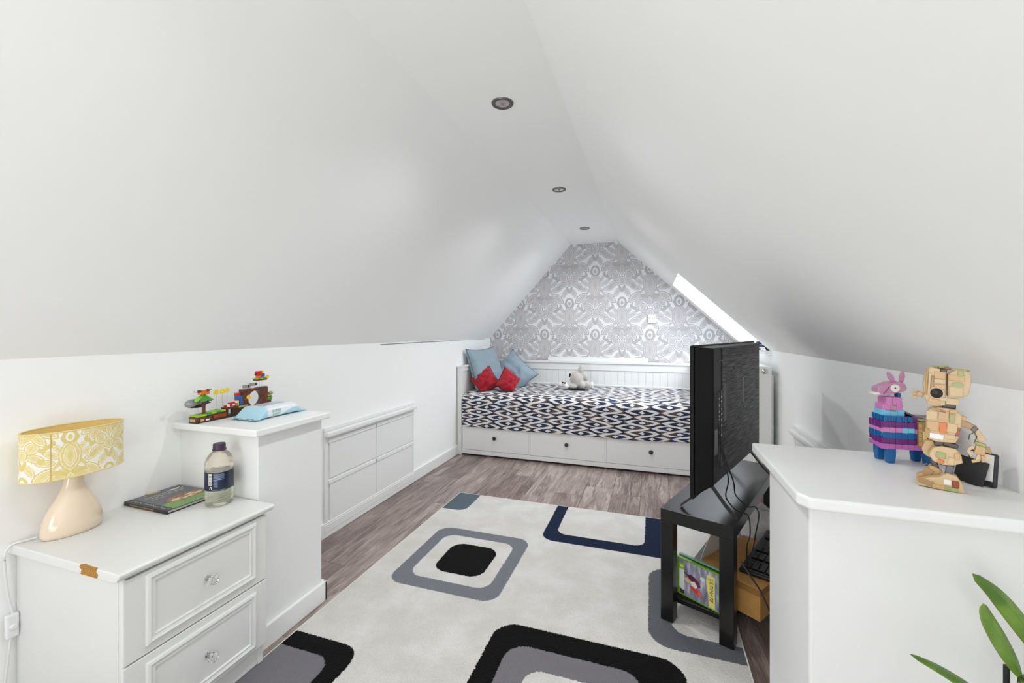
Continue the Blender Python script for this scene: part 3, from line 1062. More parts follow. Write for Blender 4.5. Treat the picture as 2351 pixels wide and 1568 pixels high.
zs_ = [Z0, (Z0 + Z1) / 2, Z1]
ring_ = [[b.bm.verts.new(sh_pt(i, z)) for i in range(NS)] for z in zs_]
per = [0.0]
for i in range(NS):
    per.append(per[-1] + (Vector(sh_pt(i + 1, 0)) - Vector(sh_pt(i, 0))).length)
for j in range(2):
    for i in range(NS):
        k = (i + 1) % NS
        f = b.bm.faces.new((ring_[j][i], ring_[j][k], ring_[j + 1][k], ring_[j + 1][i]))
        for l, (pi, zi) in zip(f.loops, ((per[i], zs_[j]), (per[i + 1], zs_[j]), (per[i + 1], zs_[j + 1]), (per[i], zs_[j + 1]))):
            l[uvl].uv = (pi, zi - Z0)
shd = obj('shade', b, shade_mat(), lamp, smooth=60)
b = B().grid(lambda u, v: Vector(sh_pt(u * NS, Z0 + (Z1 - Z0) * v, -0.0016)), NS, 2, closed_u=True)
obj('lining', b, mat('yellow_lining', (233, 204, 128), 0.7), shd, smooth=60)
TR = mat('shade_trim', (226, 208, 150), 0.8, bump=0.3, bscale=300)
for z in (Z0, Z1):
    b = B().tube([sh_pt(i, z, -0.0006) for i in range(0, NS, 2)], 0.0022, 8, closed=True)
    obj('rim_tape', b, TR, shd, smooth=80)
i0 = int(NS * 0.895)
b = B().tube([sh_pt(i0, Z0, 0.0008), sh_pt(i0, Z1, 0.0008)], 0.0012, 6)
obj('seam', b, mat('seam_gold', (214, 184, 100), 0.8), shd)
b = B().tube([(0, -0.114, Z0 + .03), (0, 0.114, Z0 + .03)], 0.0018, 6).tube([(0, 0, Z0 - .004), (0, 0, Z0 + 0.05)], 0.014, 14)
obj('lamp_holder', b, mat('white_plastic', (232, 232, 234), 0.35), lamp, smooth=50)
# flex with inline switch
FLX = mat('white_flex', (226, 226, 226), 0.4)
fp = [(-1.690, 0.722, 0.5525), (-1.697, 0.700, 0.5525), (-1.704, 0.682, 0.5515), (-1.708, 0.670, 0.542), (-1.708, 0.664, 0.520), (-1.709, 0.668, 0.45), (-1.710, 0.674, 0.40), (-1.712, 0.6825, 0.352)]


def smooth_pts(P, k=6):
    P = [Vector(p) for p in P]
    out = []
    for i in range(len(P) - 1):
        a, b_, c, d = P[max(i - 1, 0)], P[i], P[i + 1], P[min(i + 2, len(P) - 1)]
        for s in range(k):
            t_ = s / k
            out.append(0.5 * ((2 * b_) + (c - a) * t_ + (2 * a - 5 * b_ + 4 * c - d) * t_ * t_ + (3 * b_ - a - 3 * c + d) * t_ ** 3))
    out.append(P[-1])
    return out


fx = obj('flex', B().tube(smooth_pts(fp), 0.0028, 8).tube(smooth_pts([(-1.712, 0.678, 0.288), (-1.712, 0.672, 0.22), (-1.712, 0.664, 0.14), (-1.70, 0.650, 0.05), (-1.66, 0.62, 0.004)]), 0.0028, 8), FLX, lamp, world=True, smooth=60)
sw = obj('inline_switch', B().cbox((-1.712, 0.680, 0.320), (0.016, 0.026, 0.066)), mat('white_plastic', (232, 232, 234), 0.35), fx, world=True, bevel=0.004)
M = Matrix.Translation((-1.705, 0.680, 0.318)) @ Matrix.Rotation(R(90), 4, 'Y')
b = B().lathe([(0.008, 0), (0.008, 0.004), (0.006, 0.006), (0, 0.006)], 16, M=M)
sw2 = B().box(0, 0, 0, 0, 0, 0)
obj('lamp_dimmer', b, mat('white_plastic', (232, 232, 234), 0.35), fx, world=True, smooth=40)

# ------------------------------------------------------------ picture book on the chest
book = thing('picture_book', 'dark hardback picture book lying on the bedside chest by the bottle', 'book', (-1.616, 1.040, zt + 0.0006), R(-1.0))
bw_, bd_ = 0.220, 0.176           # x extent, y extent
COVER = mat('cover_card', (74, 78, 96), 0.3, var=0.12, vscale=18, coat=0.3)
SPINE = mat('spine_card', (26, 27, 32), 0.35)
obj('back_cover', B().box(-bw_ / 2, bw_ / 2, -bd_ / 2, bd_ / 2, 0.0, 0.0022), SPINE, book, bevel=0.0006)
obj('page_block', B().box(-bw_ / 2 + .004, bw_ / 2 - .004, -bd_ / 2 + .004, bd_ / 2 - .004, 0.0022, 0.0100), mat('paper_pages', (218, 216, 208), 0.8, bump=0.4, bscale=600), book)
obj('spine', B().box(-bw_ / 2, bw_ / 2, -bd_ / 2, -bd_ / 2 + 0.0035, 0.0, 0.0122), SPINE, book, bevel=0.001)
cov = obj('front_cover', B().box(-bw_ / 2, bw_ / 2, -bd_ / 2, bd_ / 2, 0.0100, 0.0122), COVER, book, bevel=0.0006)


def flat(poly, z=0.01225, t_=0.0002):
    return B().prismZ(poly, z, z + t_)


def ell(cx, cy, a, b_, rot=0, n=22, jag=0.0):
    out = []
    for i in range(n):
        q = 2 * math.pi * i / n
        k = 1 + jag * (1 if i % 2 else -1)
        x, y = a * k * math.cos(q), b_ * k * math.sin(q)
        out.append((cx + x * math.cos(rot) - y * math.sin(rot), cy + x * math.sin(rot) + y * math.cos(rot)))
    return out


# cover: bottom of the picture at +x, spine at -y
green = [(0.1095, -0.066), (0.1095, 0.0875), (0.060, 0.0875), (0.052, 0.05), (0.050, 0.0), (0.040, -0.03), (0.045, -0.066)]
obj('meadow', flat(green), mat('meadow_print', (118, 158, 84), 0.35, var=0.1, vscale=60), cov)
obj('fox_print', flat(ell(0.030, 0.020, 0.032, 0.062, jag=0.06), 0.0124), mat('brown_print', (150, 104, 62), 0.35, var=0.3, vscale=90), cov)
b = flat(ell(0.036, -0.012, 0.012, 0.020, 0.3, 14, .3), 0.0126)
b.prismZ(ell(0.044, 0.020, 0.007, 0.034, 0.1, 14, .25), 0.0126, 0.0128); b.prismZ(ell(0.034, 0.055, 0.008, 0.026, 0.0, 14, .2), 0.0126, 0.0128)
b.prismZ(ell(0.020, 0.040, 0.006, 0.018, 0.2, 12, .2), 0.0126, 0.0128)
obj('animals_print', b, mat('cream_print', (222, 204, 160), 0.35), cov)
obj('sun_print', flat([(-0.109, -0.03 + .0)] + ell(-0.100, -0.008, 0.010, 0.026)[3:20], 0.0124), mat('yellow_print', (222, 196, 96), 0.35), cov)
b = B().tube([(-0.088 + 0.012 * math.cos(a_), 0.052 + 0.022 * math.sin(a_), 0.0124) for a_ in [math.pi * (-.45 + .9 * i / 8) for i in range(9)]], [0.0006, .0012, .0018, .0022, .0024, .0022, .0018, .0012, .0006], 5)
obj('moon_print', b, mat('white_print', (228, 226, 214), 0.4), cov)
# lettering: reads along +y, up is -x
MT = Matrix(((0, -1, 0, 0), (1, 0, 0, 0), (0, 0, 1, 0), (0, 0, 0, 1)))
b = B()
b.text('The Wonderful Tale of', 0.0135, Matrix.Translation((-0.064, -0.050, 0.0124)) @ MT, 0.0003)
b.text('the Brown Bear', 0.0165, Matrix.Translation((-0.046, -0.040, 0.0124)) @ MT, 0.0003)
b.text('and friends', 0.010, Matrix.Translation((-0.030, -0.046, 0.0124)) @ MT, 0.0003)
obj('title_lettering', b, mat('cream_ink', (214, 202, 176), 0.5), cov)
obj('title_band', flat([(-0.1095, -0.0875), (0.1095, -0.0875), (0.1095, -0.066), (-0.1095, -0.066)], 0.0123), SPINE, cov)
b = B()
random.seed(3)
for i in range(26):
    x = -0.103 + i * 0.0082
    b.prismZ(ell(x, -0.0765 + random.uniform(-.003, .003), random.uniform(.0012, .0026), random.uniform(.002, .006), random.uniform(-1, 1), 7, .2), 0.01255, 0.01275)
obj('band_ornament', b, mat('silver_ink', (176, 172, 160), 0.4), cov)
MS = Matrix.Translation((-0.080, -bd_ / 2 - 0.0002, 0.0032)) @ Matrix.Rotation(R(90), 4, 'X')
obj('spine_lettering', B().text('THE WONDERFUL TALE OF THE BROWN BEAR', 0.0075, MS, 0.0003, font_scale=0.78), mat('gold_ink', (190, 152, 92), 0.4), book)

# ------------------------------------------------------------ bottle
bot = thing('drink_bottle', 'clear plastic squash bottle with dark purple cap and navy label', 'bottle', (-1.4345, 1.072, zt + 0.0006), R(12))


def bottle_mat():
    m, n, p = new_mat('clear_bottle_plastic')
    x, y, z = n.sep(n.coord('Object'))
    n.put(p.inputs['Base Color'], n.mix(n.step(z, 0.055, 0.065), (0.84, 0.85, 0.70, 1), (0.92, 0.86, 0.75, 1)))
    p.inputs['Transmission Weight'].default_value = 0.78
    p.inputs['Roughness'].default_value = 0.10
    p.inputs['IOR'].default_value = 1.28
    f, _ = n.noise(n.mapping(n.coord('Object'), sc=(1, 1, 3)), 32, 2)
    n.put(p.inputs['Normal'], n.bump(f, 0.5, 0.004))
    return m


prof = [(0.0, 0.006), (0.020, 0.001), (0.031, 0.0), (0.0375, 0.006), (0.0395, 0.014), (0.0380, 0.024), (0.0402, 0.030), (0.0378, 0.036), (0.0402, 0.043), (0.0385, 0.049), (0.0400, 0.053), (0.0392, 0.055), (0.0392, 0.119),
        (0.0402, 0.122), (0.0404, 0.136), (0.0392, 0.148), (0.0355, 0.161), (0.0295, 0.172), (0.0225, 0.181), (0.0175, 0.186), (0.0165, 0.190), (0.0, 0.190)]
obj('bottle_body', B().lathe(prof, 40, power=2.5), bottle_mat(), bot, smooth=60)
obj('bottle_label', B().lathe([(0.0396, 0.056), (0.0399, 0.057), (0.0399, 0.117), (0.0396, 0.118)], 40, power=2.5), mat('navy_label', (24, 34, 60), 0.3), bot, smooth=60)
lb = bot.children[-1]


def wrap(b, ang0, zc, w, h, r=0.0397, n=6):
    zc = 0.056 + (zc - 0.062) * 1.36; h = h * 1.3; r = r + 0.0007

    """thin curved patch on the bottle label"""
    def pt(a):
        ca, sa = math.cos(a), math.sin(a)
        k = (abs(ca) ** 2.5 + abs(sa) ** 2.5) ** (-0.4)
        return (r * ca * k, r * sa * k)
    da = w / r
    b.grid(lambda u, v: Vector((*pt(ang0 - da / 2 + da * u), zc - h / 2 + h * v)), n, 1)


A0 = math.radians(-48 - 12 + 3)
b = B(); wrap(b, A0 - 0.55, 0.091, 0.013, 0.030)
obj('barcode_patch', b, mat('white_print', (228, 226, 214), 0.4), lb)
b = B()
for i in range(9):
    wrap(b, A0 - 0.55, 0.079 + i * 0.003, 0.011, 0.0011, 0.0400)
obj('barcode_bars', b, mat('bar_ink', (90, 70, 66), 0.5), lb)
b = B()
for i in range(5):
    wrap(b, A0 + 0.10, 0.1035 - i * 0.0024, 0.030, 0.0010, 0.0398)
wrap(b, A0 + 0.10, 0.0905, 0.031, 0.0014, 0.0398)
for i in range(7):
    wrap(b, A0 - 0.12 + 0.01 * (i % 3), 0.0865 - i * 0.0026, 0.010 + 0.003 * (i % 2), 0.0010, 0.0398)
wrap(b, A0 + 0.08, 0.0645, 0.036, 0.0010, 0.0398)
obj('small_print', b, mat('pale_blue_ink', (140, 158, 190), 0.5), lb)
b = B(); wrap(b, A0 - 0.50, 0.0715, 0.006, 0.003, 0.0399); wrap(b, A0 - 0.44, 0.0690, 0.002, 0.006, 0.0399); wrap(b, A0 - 0.58, 0.068, 0.002, 0.005, .0399)
obj('recycling_mark', b, mat('white_print', (228, 226, 214), 0.4), lb)
prof = [(0.0200, 0.187), (0.0212, 0.188), (0.0212, 0.190), (0.0192, 0.192), (0.0190, 0.207), (0.0172, 0.210), (0.0, 0.210)]
b = B().lathe(prof, 40)
obj('bottle_cap', b, mat('dark_purple_plastic', (56, 34, 60), 0.4), bot, smooth=40)

# ------------------------------------------------------------ brick-built toys
BR = {
    'brown': mat('brick_brown', (98, 52, 34), 0.3), 'rust': mat('brick_rust', (146, 66, 30), 0.3), 'lime': mat('brick_lime', (142, 190, 40), 0.3),
    'green': mat('brick_green', (64, 140, 48), 0.3), 'dgreen': mat('brick_dark_green', (34, 60, 44), 0.3), 'yellow': mat('brick_yellow', (236, 206, 60), 0.28),
    'red': mat('brick_red', (186, 34, 34), 0.3), 'white': mat('brick_white', (232, 230, 226), 0.3), 'grey': mat('brick_grey', (146, 146, 146), 0.3),
    'black': mat('brick_black', (30, 30, 32), 0.3), 'orange': mat('brick_orange', (214, 116, 44), 0.3), 'blue': mat('brick_blue', (50, 92, 156), 0.3),
    'lblue': mat('brick_light_blue', (116, 196, 226), 0.3), 'pink': mat('brick_pink', (206, 130, 186), 0.3), 'dpink': mat('brick_orchid', (184, 104, 176), 0.3),
    'purple': mat('brick_purple', (112, 42, 120), 0.3), 'azure': mat('brick_azure', (20, 96, 158), 0.3), 'tan': mat('brick_tan', (206, 178, 134), 0.32),
    'dtan': mat('brick_dark_tan', (170, 134, 88), 0.32), 'olive': mat('brick_olive', (160, 164, 104), 0.32), 'nougat': mat('brick_nougat', (200, 162, 112), 0.32),
    'mauve': mat('brick_mauve', (190, 136, 168), 0.3), 'sand': mat('brick_sand', (176, 134, 76), 0.32), 'cream': mat('brick_cream', (238, 214, 146), 0.3),
    'dbrown': mat('brick_dark_brown', (58, 40, 32), 0.3), 'dgrey': mat('brick_dark_grey', (92, 92, 94), 0.3),
}


def clear_mat():
    m, n, p = new_mat('clear_acrylic')
    p.inputs['Transmission Weight'].default_value = 0.95
    f, _ = n.noise(n.coord('Object'), 30, 0)
    n.put(p.inputs['Roughness'], n.step(f, 0.0, 1.0, 0.03, 0.08))
    p.inputs['IOR'].default_value = 1.3
    return m


CLEAR = clear_mat()
LZ = 0.8032
dio = thing('brick_diorama', 'toy brick landscape with palm, arch and yellow discs on the pillar ledge', 'toy', (-1.632, 1.33, LZ))


def dp(name, col, parts, bev=0.0008, par=None, m=None, **k):
    """parts: list of (y0,y1,z0,z1[,x0,x1]) world Y, height above ledge, x about the base line"""
    b = B()
    for q in parts:
        y0, y1, z0, z1 = q[:4]
        xa, xb = (q[4], q[5]) if len(q) > 4 else (-0.022, 0.022)
        b.box(xa, xb, y0 - 1.33, y1 - 1.33, z0, z1)
    return obj(name, b, m or BR[col], par or dio, bevel=bev, **k)


dp('base_plate', 'dbrown', [(1.118, 1.448, 0.0, 0.010)])
dp('base_block', 'brown', [(1.118, 1.175, 0.010, 0.022), (1.16, 1.235, 0.010, 0.026, -0.022, 0.018)])
dp('base_tile', 'rust', [(1.180, 1.232, 0.008, 0.022, 0.018, 0.023)])
dp('base_tile', 'nougat', [(1.1165, 1.119, 0.006, 0.016, -0.015, 0.012), (1.130, 1.144, .006, .015, .022, .0235)])
dp('base_tile', 'white', [(1.150, 1.164, 0.006, 0.012, 0.022, 0.0236)])
dp('water_plate', 'dgreen', [(1.235, 1.448, 0.010, 0.013, 0.0, 0.024)])
i_ = 0
random.seed(11)
for r_ in range(6):
    for c_ in range(3):
        y0 = 1.120 + r_ * 0.0185
        zb = 0.022 + 0.0012 * r_ + 0.001 * random.random()
        dp('grass_tile', 'lime' if random.random() < .7 else 'green', [(y0, y0 + 0.0175, zb, zb + 0.007, -0.022 + c_ * 0.0148, -0.022 + c_ * 0.0148 + 0.0138)])
dp('bridge_deck', 'brown', [(1.235, 1.300, 0.032, 0.040, -0.012, 0.014)])
dp('bridge_post', 'brown', [(1.243, 1.248, 0.012, 0.032, 0.004, 0.012)])
dp('bridge_post', 'dbrown', [(1.262, 1.268, 0.012, 0.032, 0.004, 0.012)])
dp('bridge_post', 'brown', [(1.282, 1.300, 0.012, 0.032, -0.008, 0.012)])
for k in range(5):
    dp('bridge_rail', 'red' if k % 2 == 0 else 'white', [(1.232 + k * .0115, 1.242 + k * .0115, 0.040 + .001 * k, 0.049 + .002 * (k % 3), 0.006, 0.013)])
dp('bridge_rail', 'red', [(1.255, 1.280, 0.050, 0.056, -0.002, 0.006)])
dp('grass_step', 'olive', [(1.290, 1.330, 0.030, 0.038, -0.016, 0.018)])
# palm
dp('palm_trunk', 'brown', [(1.153, 1.162, 0.026, 0.090, -0.004, 0.005)])
pc = (0.0, 1.157 - 1.33, 0.098)
b = B()
for k in range(7):
    a = k * 2 * math.pi / 7 + 0.3
    c_, s_ = math.cos(a), math.sin(a)
    M = Matrix.Translation((pc[0] + 0.015 * c_, pc[1] + 0.017 * s_, pc[2] - 0.006)) @ Matrix.Rotation(a, 4, 'Z') @ Matrix.Rotation(R(38), 4, 'Y')
    lf = B().prism([(-0.017, -0.006), (0.004, -0.011), (0.017, -0.007), (0.021, 0.0), (0.017, 0.007), (0.004, 0.011), (-0.017, 0.006)], -0.002, 0.002, M)
    obj('palm_leaf', lf, BR['lime' if k % 2 else 'green'], dio, bevel=0.0006)
dp('palm_crown', 'orange', [(1.142, 1.174, 0.104, 0.114, -0.010, 0.010), (1.150, 1.166, 0.114, 0.120, -0.006, 0.006)])
dp('crown_tile', 'brown', [(1.138, 1.145, 0.112, 0.122, -0.006, 0.004)]); dp('crown_tile', 'brown', [(1.170, 1.178, 0.112, 0.122, -0.006, 0.004)])
for yy in (1.120, 1.192):
    M = Matrix.Translation((-0.004, yy - 1.33, 0.118)) @ Matrix.Rotation(R(90), 4, 'Y')
    obj('white_disc', B().lathe([(0, -0.001), (0.009, -0.001), (0.009, 0.001), (0, 0.001)], 20, M=M), BR['white'], dio, smooth=40)
b = B().tube([(0, 1.170 - 1.33, 0.112), (-0.003, 1.190 - 1.33, 0.120)], 0.0012, 6).tube([(0, 1.145 - 1.33, 0.112), (-0.003, 1.122 - 1.33, 0.118)], 0.0012, 6)
obj('disc_rod', b, BR['black'], dio)
obj('grey_boulder', B().ball((-0.040, 1.146 - 1.33, 0.068), (0.024, 0.030, 0.018), (0, .1, .1), 2), BR['grey'], dio, smooth=20)
obj('boulder_base', B().ball((-0.036, 1.158 - 1.33, 0.060), (0.022, 0.034, 0.010), (0, .1, .1), 2), BR['black'], dio, smooth=20)
obj('boulder_wing', B().prism([(0, 0), (0.030, 0.012), (0.026, 0.0), (0.036, -0.004), (0.006, -0.010)], -0.001, 0.001, Matrix.Translation((-0.038, 1.180 - 1.33, 0.066)) @ Matrix.Rotation(R(90), 4, 'Z') @ Matrix.Rotation(R(90), 4, 'X')), BR['dgrey'], dio)
b = B().tube([(-0.036, 1.158 - 1.33, 0.055), (-0.02, 1.158 - 1.33, 0.024)], 0.0015, 6)
obj('clear_stalk', b, CLEAR, dio)


def disc(y, z, x=0.0, r=0.0105, stalk=0.02):
    M = Matrix.Translation((x, y - 1.33, z)) @ Matrix.Rotation(R(90), 4, 'Y')
    b = B().lathe([(r * 0.5, -0.0015), (r, -0.0015), (r, 0.0015), (r * 0.5, 0.0015), (r * 0.5, -0.0015)], 22, M=M)
    d = obj('yellow_ring', b, BR['yellow'], dio, smooth=40)
    obj('ring_hub', B().lathe([(0, -0.001), (r * .42, -0.001), (r * .42, 0.001), (0, 0.001)], 14, M=M), mat('amber_hub', (240, 220, 110), 0.3), d, smooth=40)
    obj('clear_stalk', B().tube([(x, y - 1.33, z - r), (x, y - 1.33, stalk)], 0.0009, 6), CLEAR, dio)


disc(1.207, 0.105, stalk=0.03); disc(1.230, 0.106, 0.002, stalk=0.04); disc(1.251, 0.108, stalk=0.04)
disc(1.334, 0.068, 0.016, 0.009, 0.036); disc(1.437, 0.143, 0.002, 0.009, 0.138); disc(1.505 - .035, 0.048, -0.004, 0.0, 0.0) if False else None
# small stacked bricks on the bridge end
dp('brick_stack', 'red', [(1.288, 1.306, 0.078, 0.090, -0.008, 0.006)])
dp('brick_stack', 'blue', [(1.288, 1.312, 0.060, 0.078, -0.006, 0.010)])
dp('brick_stack', 'cream', [(1.282, 1.294, 0.040, 0.060, -0.004, 0.012)])
dp('brick_stack', 'blue', [(1.298, 1.312, 0.040, 0.060, -0.004, 0.012)])
# arch
ay0, ay1, az0, az1 = 1.312, 1.432, 0.012, 0.102
hy, hz, hr = 1.371, 0.058, 0.0335
b = B()
NP = 32
outer = []
for k in range(NP):
    a = 2 * math.pi * k / NP + math.pi / NP
    c_, s_ = math.cos(a), math.sin(a)
    tt = min((ay1 - hy) / c_ if c_ > 1e-6 else 9, (ay0 - hy) / c_ if c_ < -1e-6 else 9, (az1 - hz) / s_ if s_ > 1e-6 else 9, (az0 - hz) / s_ if s_ < -1e-6 else 9)
    outer.append(((hy + c_ * tt - 1.33, hz + s_ * tt), (hy + c_ * hr - 1.33, hz + s_ * hr)))
for q in range(4):   # snap corners
    cyz = [(ay1, az1), (ay0, az1), (ay0, az0), (ay1, az0)][q]
    best = min(range(NP), key=lambda k: (outer[k][0][0] + 1.33 - cyz[0]) ** 2 + (outer[k][0][1] - cyz[1]) ** 2)
    outer[best] = ((cyz[0] - 1.33, cyz[1]), outer[best][1])
for xa in (-0.010, 0.012):
    pass
V = [[b.bm.verts.new((xx, outer[k][w_][0], outer[k][w_][1])) for k in range(NP)] for xx in (-0.012, 0.012) for w_ in (0, 1)]
for k in range(NP):
    k2 = (k + 1) % NP
    b.bm.faces.new((V[0][k], V[0][k2], V[1][k2], V[1][k])); b.bm.faces.new((V[2][k], V[3][k], V[3][k2], V[2][k2]))
    b.bm.faces.new((V[0][k], V[2][k], V[2][k2], V[0][k2])); b.bm.faces.new((V[1][k], V[1][k2], V[3][k2], V[3][k]))
obj('arch', b, BR['brown'], dio, bevel=0.0006)
random.seed(5)
for (y, z) in ((1.318, .086), (1.331, .092), (1.350, .096), (1.398, .096), (1.412, .084), (1.418, .062), (1.414, .030), (1.321, .060), (1.320, .030), (1.380, .0965), (1.423, .045)):
    dp('arch_stud', random.choice(['rust', 'brown']), [(y - .004, y + .006, z - .002, z + .003, 0.012, 0.0145)], bev=0.0004)
dp('arch_stud', 'grey', [(1.345, 1.352, 0.102, 0.105, 0, 0.008)]), dp('arch_stud', 'grey', [(1.392, 1.428, 0.102, 0.1045, -0.006, 0.010)])
dp('grey_sign', 'grey', [(1.318, 1.350, 0.106, 0.120, 0.0, 0.008)]); dp('grey_sign', 'black', [(1.338, 1.344, 0.107, 0.119, 0.008, 0.009), (1.372, 1.378, 0.113, 0.123, 0.008, 0.009)])
dp('grey_sign', 'grey', [(1.352, 1.384, 0.112, 0.124, -0.002, 0.008)]); dp('grey_sign', 'white', [(1.342, 1.372, 0.102, 0.110, 0.0, 0.006)])
# raised island on clear posts
b = B().tube([(0, 1.398 - 1.33, 0.102), (0, 1.398 - 1.33, 0.132)], 0.0012, 6).tube([(0, 1.408 - 1.33, 0.102), (0, 1.408 - 1.33, 0.132)], 0.0012, 6)
obj('clear_stalk', b, CLEAR, dio)
dp('island', 'brown', [(1.378, 1.428, 0.131, 0.137, -0.012, 0.012)])
for k in range(5):
    dp('island_grass', 'green' if k % 2 else 'lime', [(1.376 + k * 0.0108, 1.386 + k * 0.0108, 0.137, 0.142 + .001 * (k % 2), -0.013, 0.013)])
dp('island_block', 'orange', [(1.386, 1.402, 0.143, 0.151, -0.006, 0.008)])
dp('island_block', 'red', [(1.384, 1.406, 0.151, 0.172, -0.009, 0.008)])
dp('island_block', 'black', [(1.376, 1.386, 0.157, 0.161, -0.002, 0.002)])
dp('island_block', 'blue', [(1.406, 1.420, 0.146, 0.162, -0.006, 0.008)])
dp('island_block', 'yellow', [(1.404, 1.416, 0.164, 0.173, -0.006, 0.006)])
# far end hill
dp('hill_block', 'brown', [(1.432, 1.450, 0.010, 0.040, -0.012, 0.012)]); dp('hill_grass', 'green', [(1.430, 1.452, 0.040, 0.048, -0.012, 0.013)])
dp('hill_grass', 'lime', [(1.434, 1.444, 0.048, 0.052, -0.008, 0.010)]); dp('hill_log', 'brown', [(1.428, 1.436, 0.054, 0.066, -0.004, 0.006)])
dp('hill_log', 'nougat', [(1.436, 1.452, 0.054, 0.062, -0.004, 0.006)])
obj('bush', B().ball((0.0, 1.456 - 1.33, 0.068), (0.010, 0.011, 0.009), seg=2), BR['olive'], dio, smooth=20)
obj('bush_stem', B().box(-.003, .003, 1.450 - 1.33, 1.456 - 1.33, 0.048, 0.064), BR['brown'], dio)
dp('hill_grass', 'green', [(1.444, 1.456, 0.048, 0.058, -0.002, 0.012)])

# ------------------------------------------------------------ pack of wipes
wp = thing('wipes_packet', 'pale blue and white packet of wipes beside the toy landscape', 'packet', (-1.496, 1.335, LZ), R(0))


def wipes_mat():
    m, n, p = new_mat('wipes_film')
    x, y, z = n.sep(n.coord('Object'))
    # white front part, blue swoosh on the far half, blue crimped ends
    d = n.v('LENGTH', n.mapping(n.comb(y, z, 0.0), (0.075, -0.012, 0), (0, 0, 0), (0.085, 0.040, 1), 'TEXTURE'))
    side = n.step(x, 0.030, 0.040)
    blue = n.m('MULTIPLY', n.step(d, 0.97, 1.0, 1.0, 0.0), side)
    endb = n.step(y, -0.075, -0.060, 1.0, 0.0)
    f = n.m('MAXIMUM', blue, endb)
    n.put(p.inputs['Base Color'], n.mix(f, s2l((226, 232, 236)), s2l((166, 206, 222))))
    p.inputs['Roughness'].default_value = 0.25
    nf, _ = n.noise(n.mapping(n.coord('Object'), sc=(1, .4, 1)), 60, 3)
    n.put(p.inputs['Normal'], n.bump(nf, 0.4, 0.003))
    return m


b = B()
prof = []


def wsec(y):
    e = abs(y) / 0.112
    k = max(0.0, 1 - max(0, (e - 0.62) / 0.38) ** 1.3)
    return k


b.grid(lambda u, v: (lambda y, a: Vector((
    (0.063 + 0.004 * (1 - wsec(y))) * (abs(math.cos(a)) ** 0.45) * (1 if math.cos(a) > 0 else -1),
    y, 0.0225 * wsec(y) * (1 + (abs(math.sin(a)) ** 0.5) * (1 if math.sin(a) > 0 else -1)) + 0.0012 + (0.004 if v in (0, 1) else 0) + 0.0015 * noise.noise(Vector((y * 50, a * 2, 0))))))(-0.112 + 0.224 * v, 2 * math.pi * u), 40, 36, closed_u=True)
wbody = obj('packet_film', b, wipes_mat(), wp, smooth=70)
for yy, s_ in ((-0.112, -1), (0.112, 1)):
    b = B().grid(lambda u, v: Vector((-0.067 + 0.134 * u, yy + s_ * 0.014 * v, 0.003 + 0.001 * math.sin(u * 30) + 0.003 * v)), 24, 2)
    e_ = obj('crimped_end', b, mat('wipes_crimp', (178, 214, 226), 0.3), wp, smooth=60)
    md = e_.modifiers.new('thickness', 'SOLIDIFY'); md.thickness = 0.0008
obj('opening_flap', B().box(-0.030, 0.024, -0.055, 0.060, 0.0456, 0.0468), mat('flap_label', (176, 190, 202), 0.3), wp, bevel=0.0004)
MW = Matrix.Translation((0.0667, -0.052, 0.024)) @ Matrix.Rotation(R(90), 4, 'Z') @ Matrix.Rotation(R(90), 4, 'X')
b = B().text('SUPER', 0.0150, MW, 0.0004, shear=0.1)
b.text('SOFT', 0.0165, Matrix.Translation((0.0667, -0.050, 0.0085)) @ Matrix.Rotation(R(90), 4, 'Z') @ Matrix.Rotation(R(90), 4, 'X'), 0.0004, shear=0.1)
obj('packet_lettering', b, mat('teal_ink', (62, 158, 140), 0.4), wp)
b = B().cbox((-0.022, -0.066, 0.041), (0.016, 0.010, 0.001), (0.12, 0, .4)).cbox((-0.034, -0.052, 0.0445), (0.018, 0.006, 0.001), (0, 0, -.4))
obj('packet_picture', b, mat('brown_print', (150, 104, 62), 0.35), wp)

# ------------------------------------------------------------ television bench
ang = math.atan2(-0.10, 0.2495)
bench = thing('tv_bench', 'low black-brown bench carrying the television, standing half on the rug', 'table', (0.0315, 1.770, 0.0), ang)
BL, BWD, BH = 0.90, 0.2645, 0.450


def tp(name, b, **k):
    return obj(name, b, BLACKW, bench, bevel=0.0015, seg=1, **k)


tp('bench_top', B().box(0, BWD, 0, BL, 0.400, BH))
for x in (0.0, BWD - 0.050):
    for y in (0.0, BL - 0.050):
        tp('leg', B().box(x + .0005, x + 0.0495, y + 0.0005, y + 0.0495, 0.0105 if y < .5 else 0.0, 0.400))
tp('lower_shelf', B().box(0.006, BWD - 0.006, 0.05, BL - 0.05, 0.068, 0.088))
obj('peeled_veneer', B().box(-0.0012, 0.0006, 0.012, 0.028, 0.076, 0.096), mat('bare_board', (206, 168, 112), 0.9), bench)

# ------------------------------------------------------------ television (seen from behind)
A = (0.127, 1.622)
ua = math.atan2(0.919, 0.394)
tv = thing('television', 'black flat television seen from behind on the black bench', 'television', (A[0], A[1], 0.4505), ua)
TW, z0_, z1_ = 0.93, 0.102, 0.648
TVB = mat('tv_back_smooth', (10, 10, 10), 0.42, spec=0.22)
b = B().box(0, TW, -0.014, 0.0, z0_, z1_)
obj('panel', b, TVB, tv, bevel=0.004)
m_, n_, p_ = new_mat('screen_glass')
p_.inputs['Base Color'].default_value = (0.01, 0.01, 0.012, 1); p_.inputs['Roughness'].default_value = 0.08
f1, _c = n_.noise(n_.coord('Object'), 300, 1); n_.put(p_.inputs['Normal'], n_.bump(f1, 0.01, 0.0002))
obj('screen', B().box(0.010, TW - 0.010, 0.0, 0.0012, z0_ + 0.014, z1_ - 0.010), m_, tv)


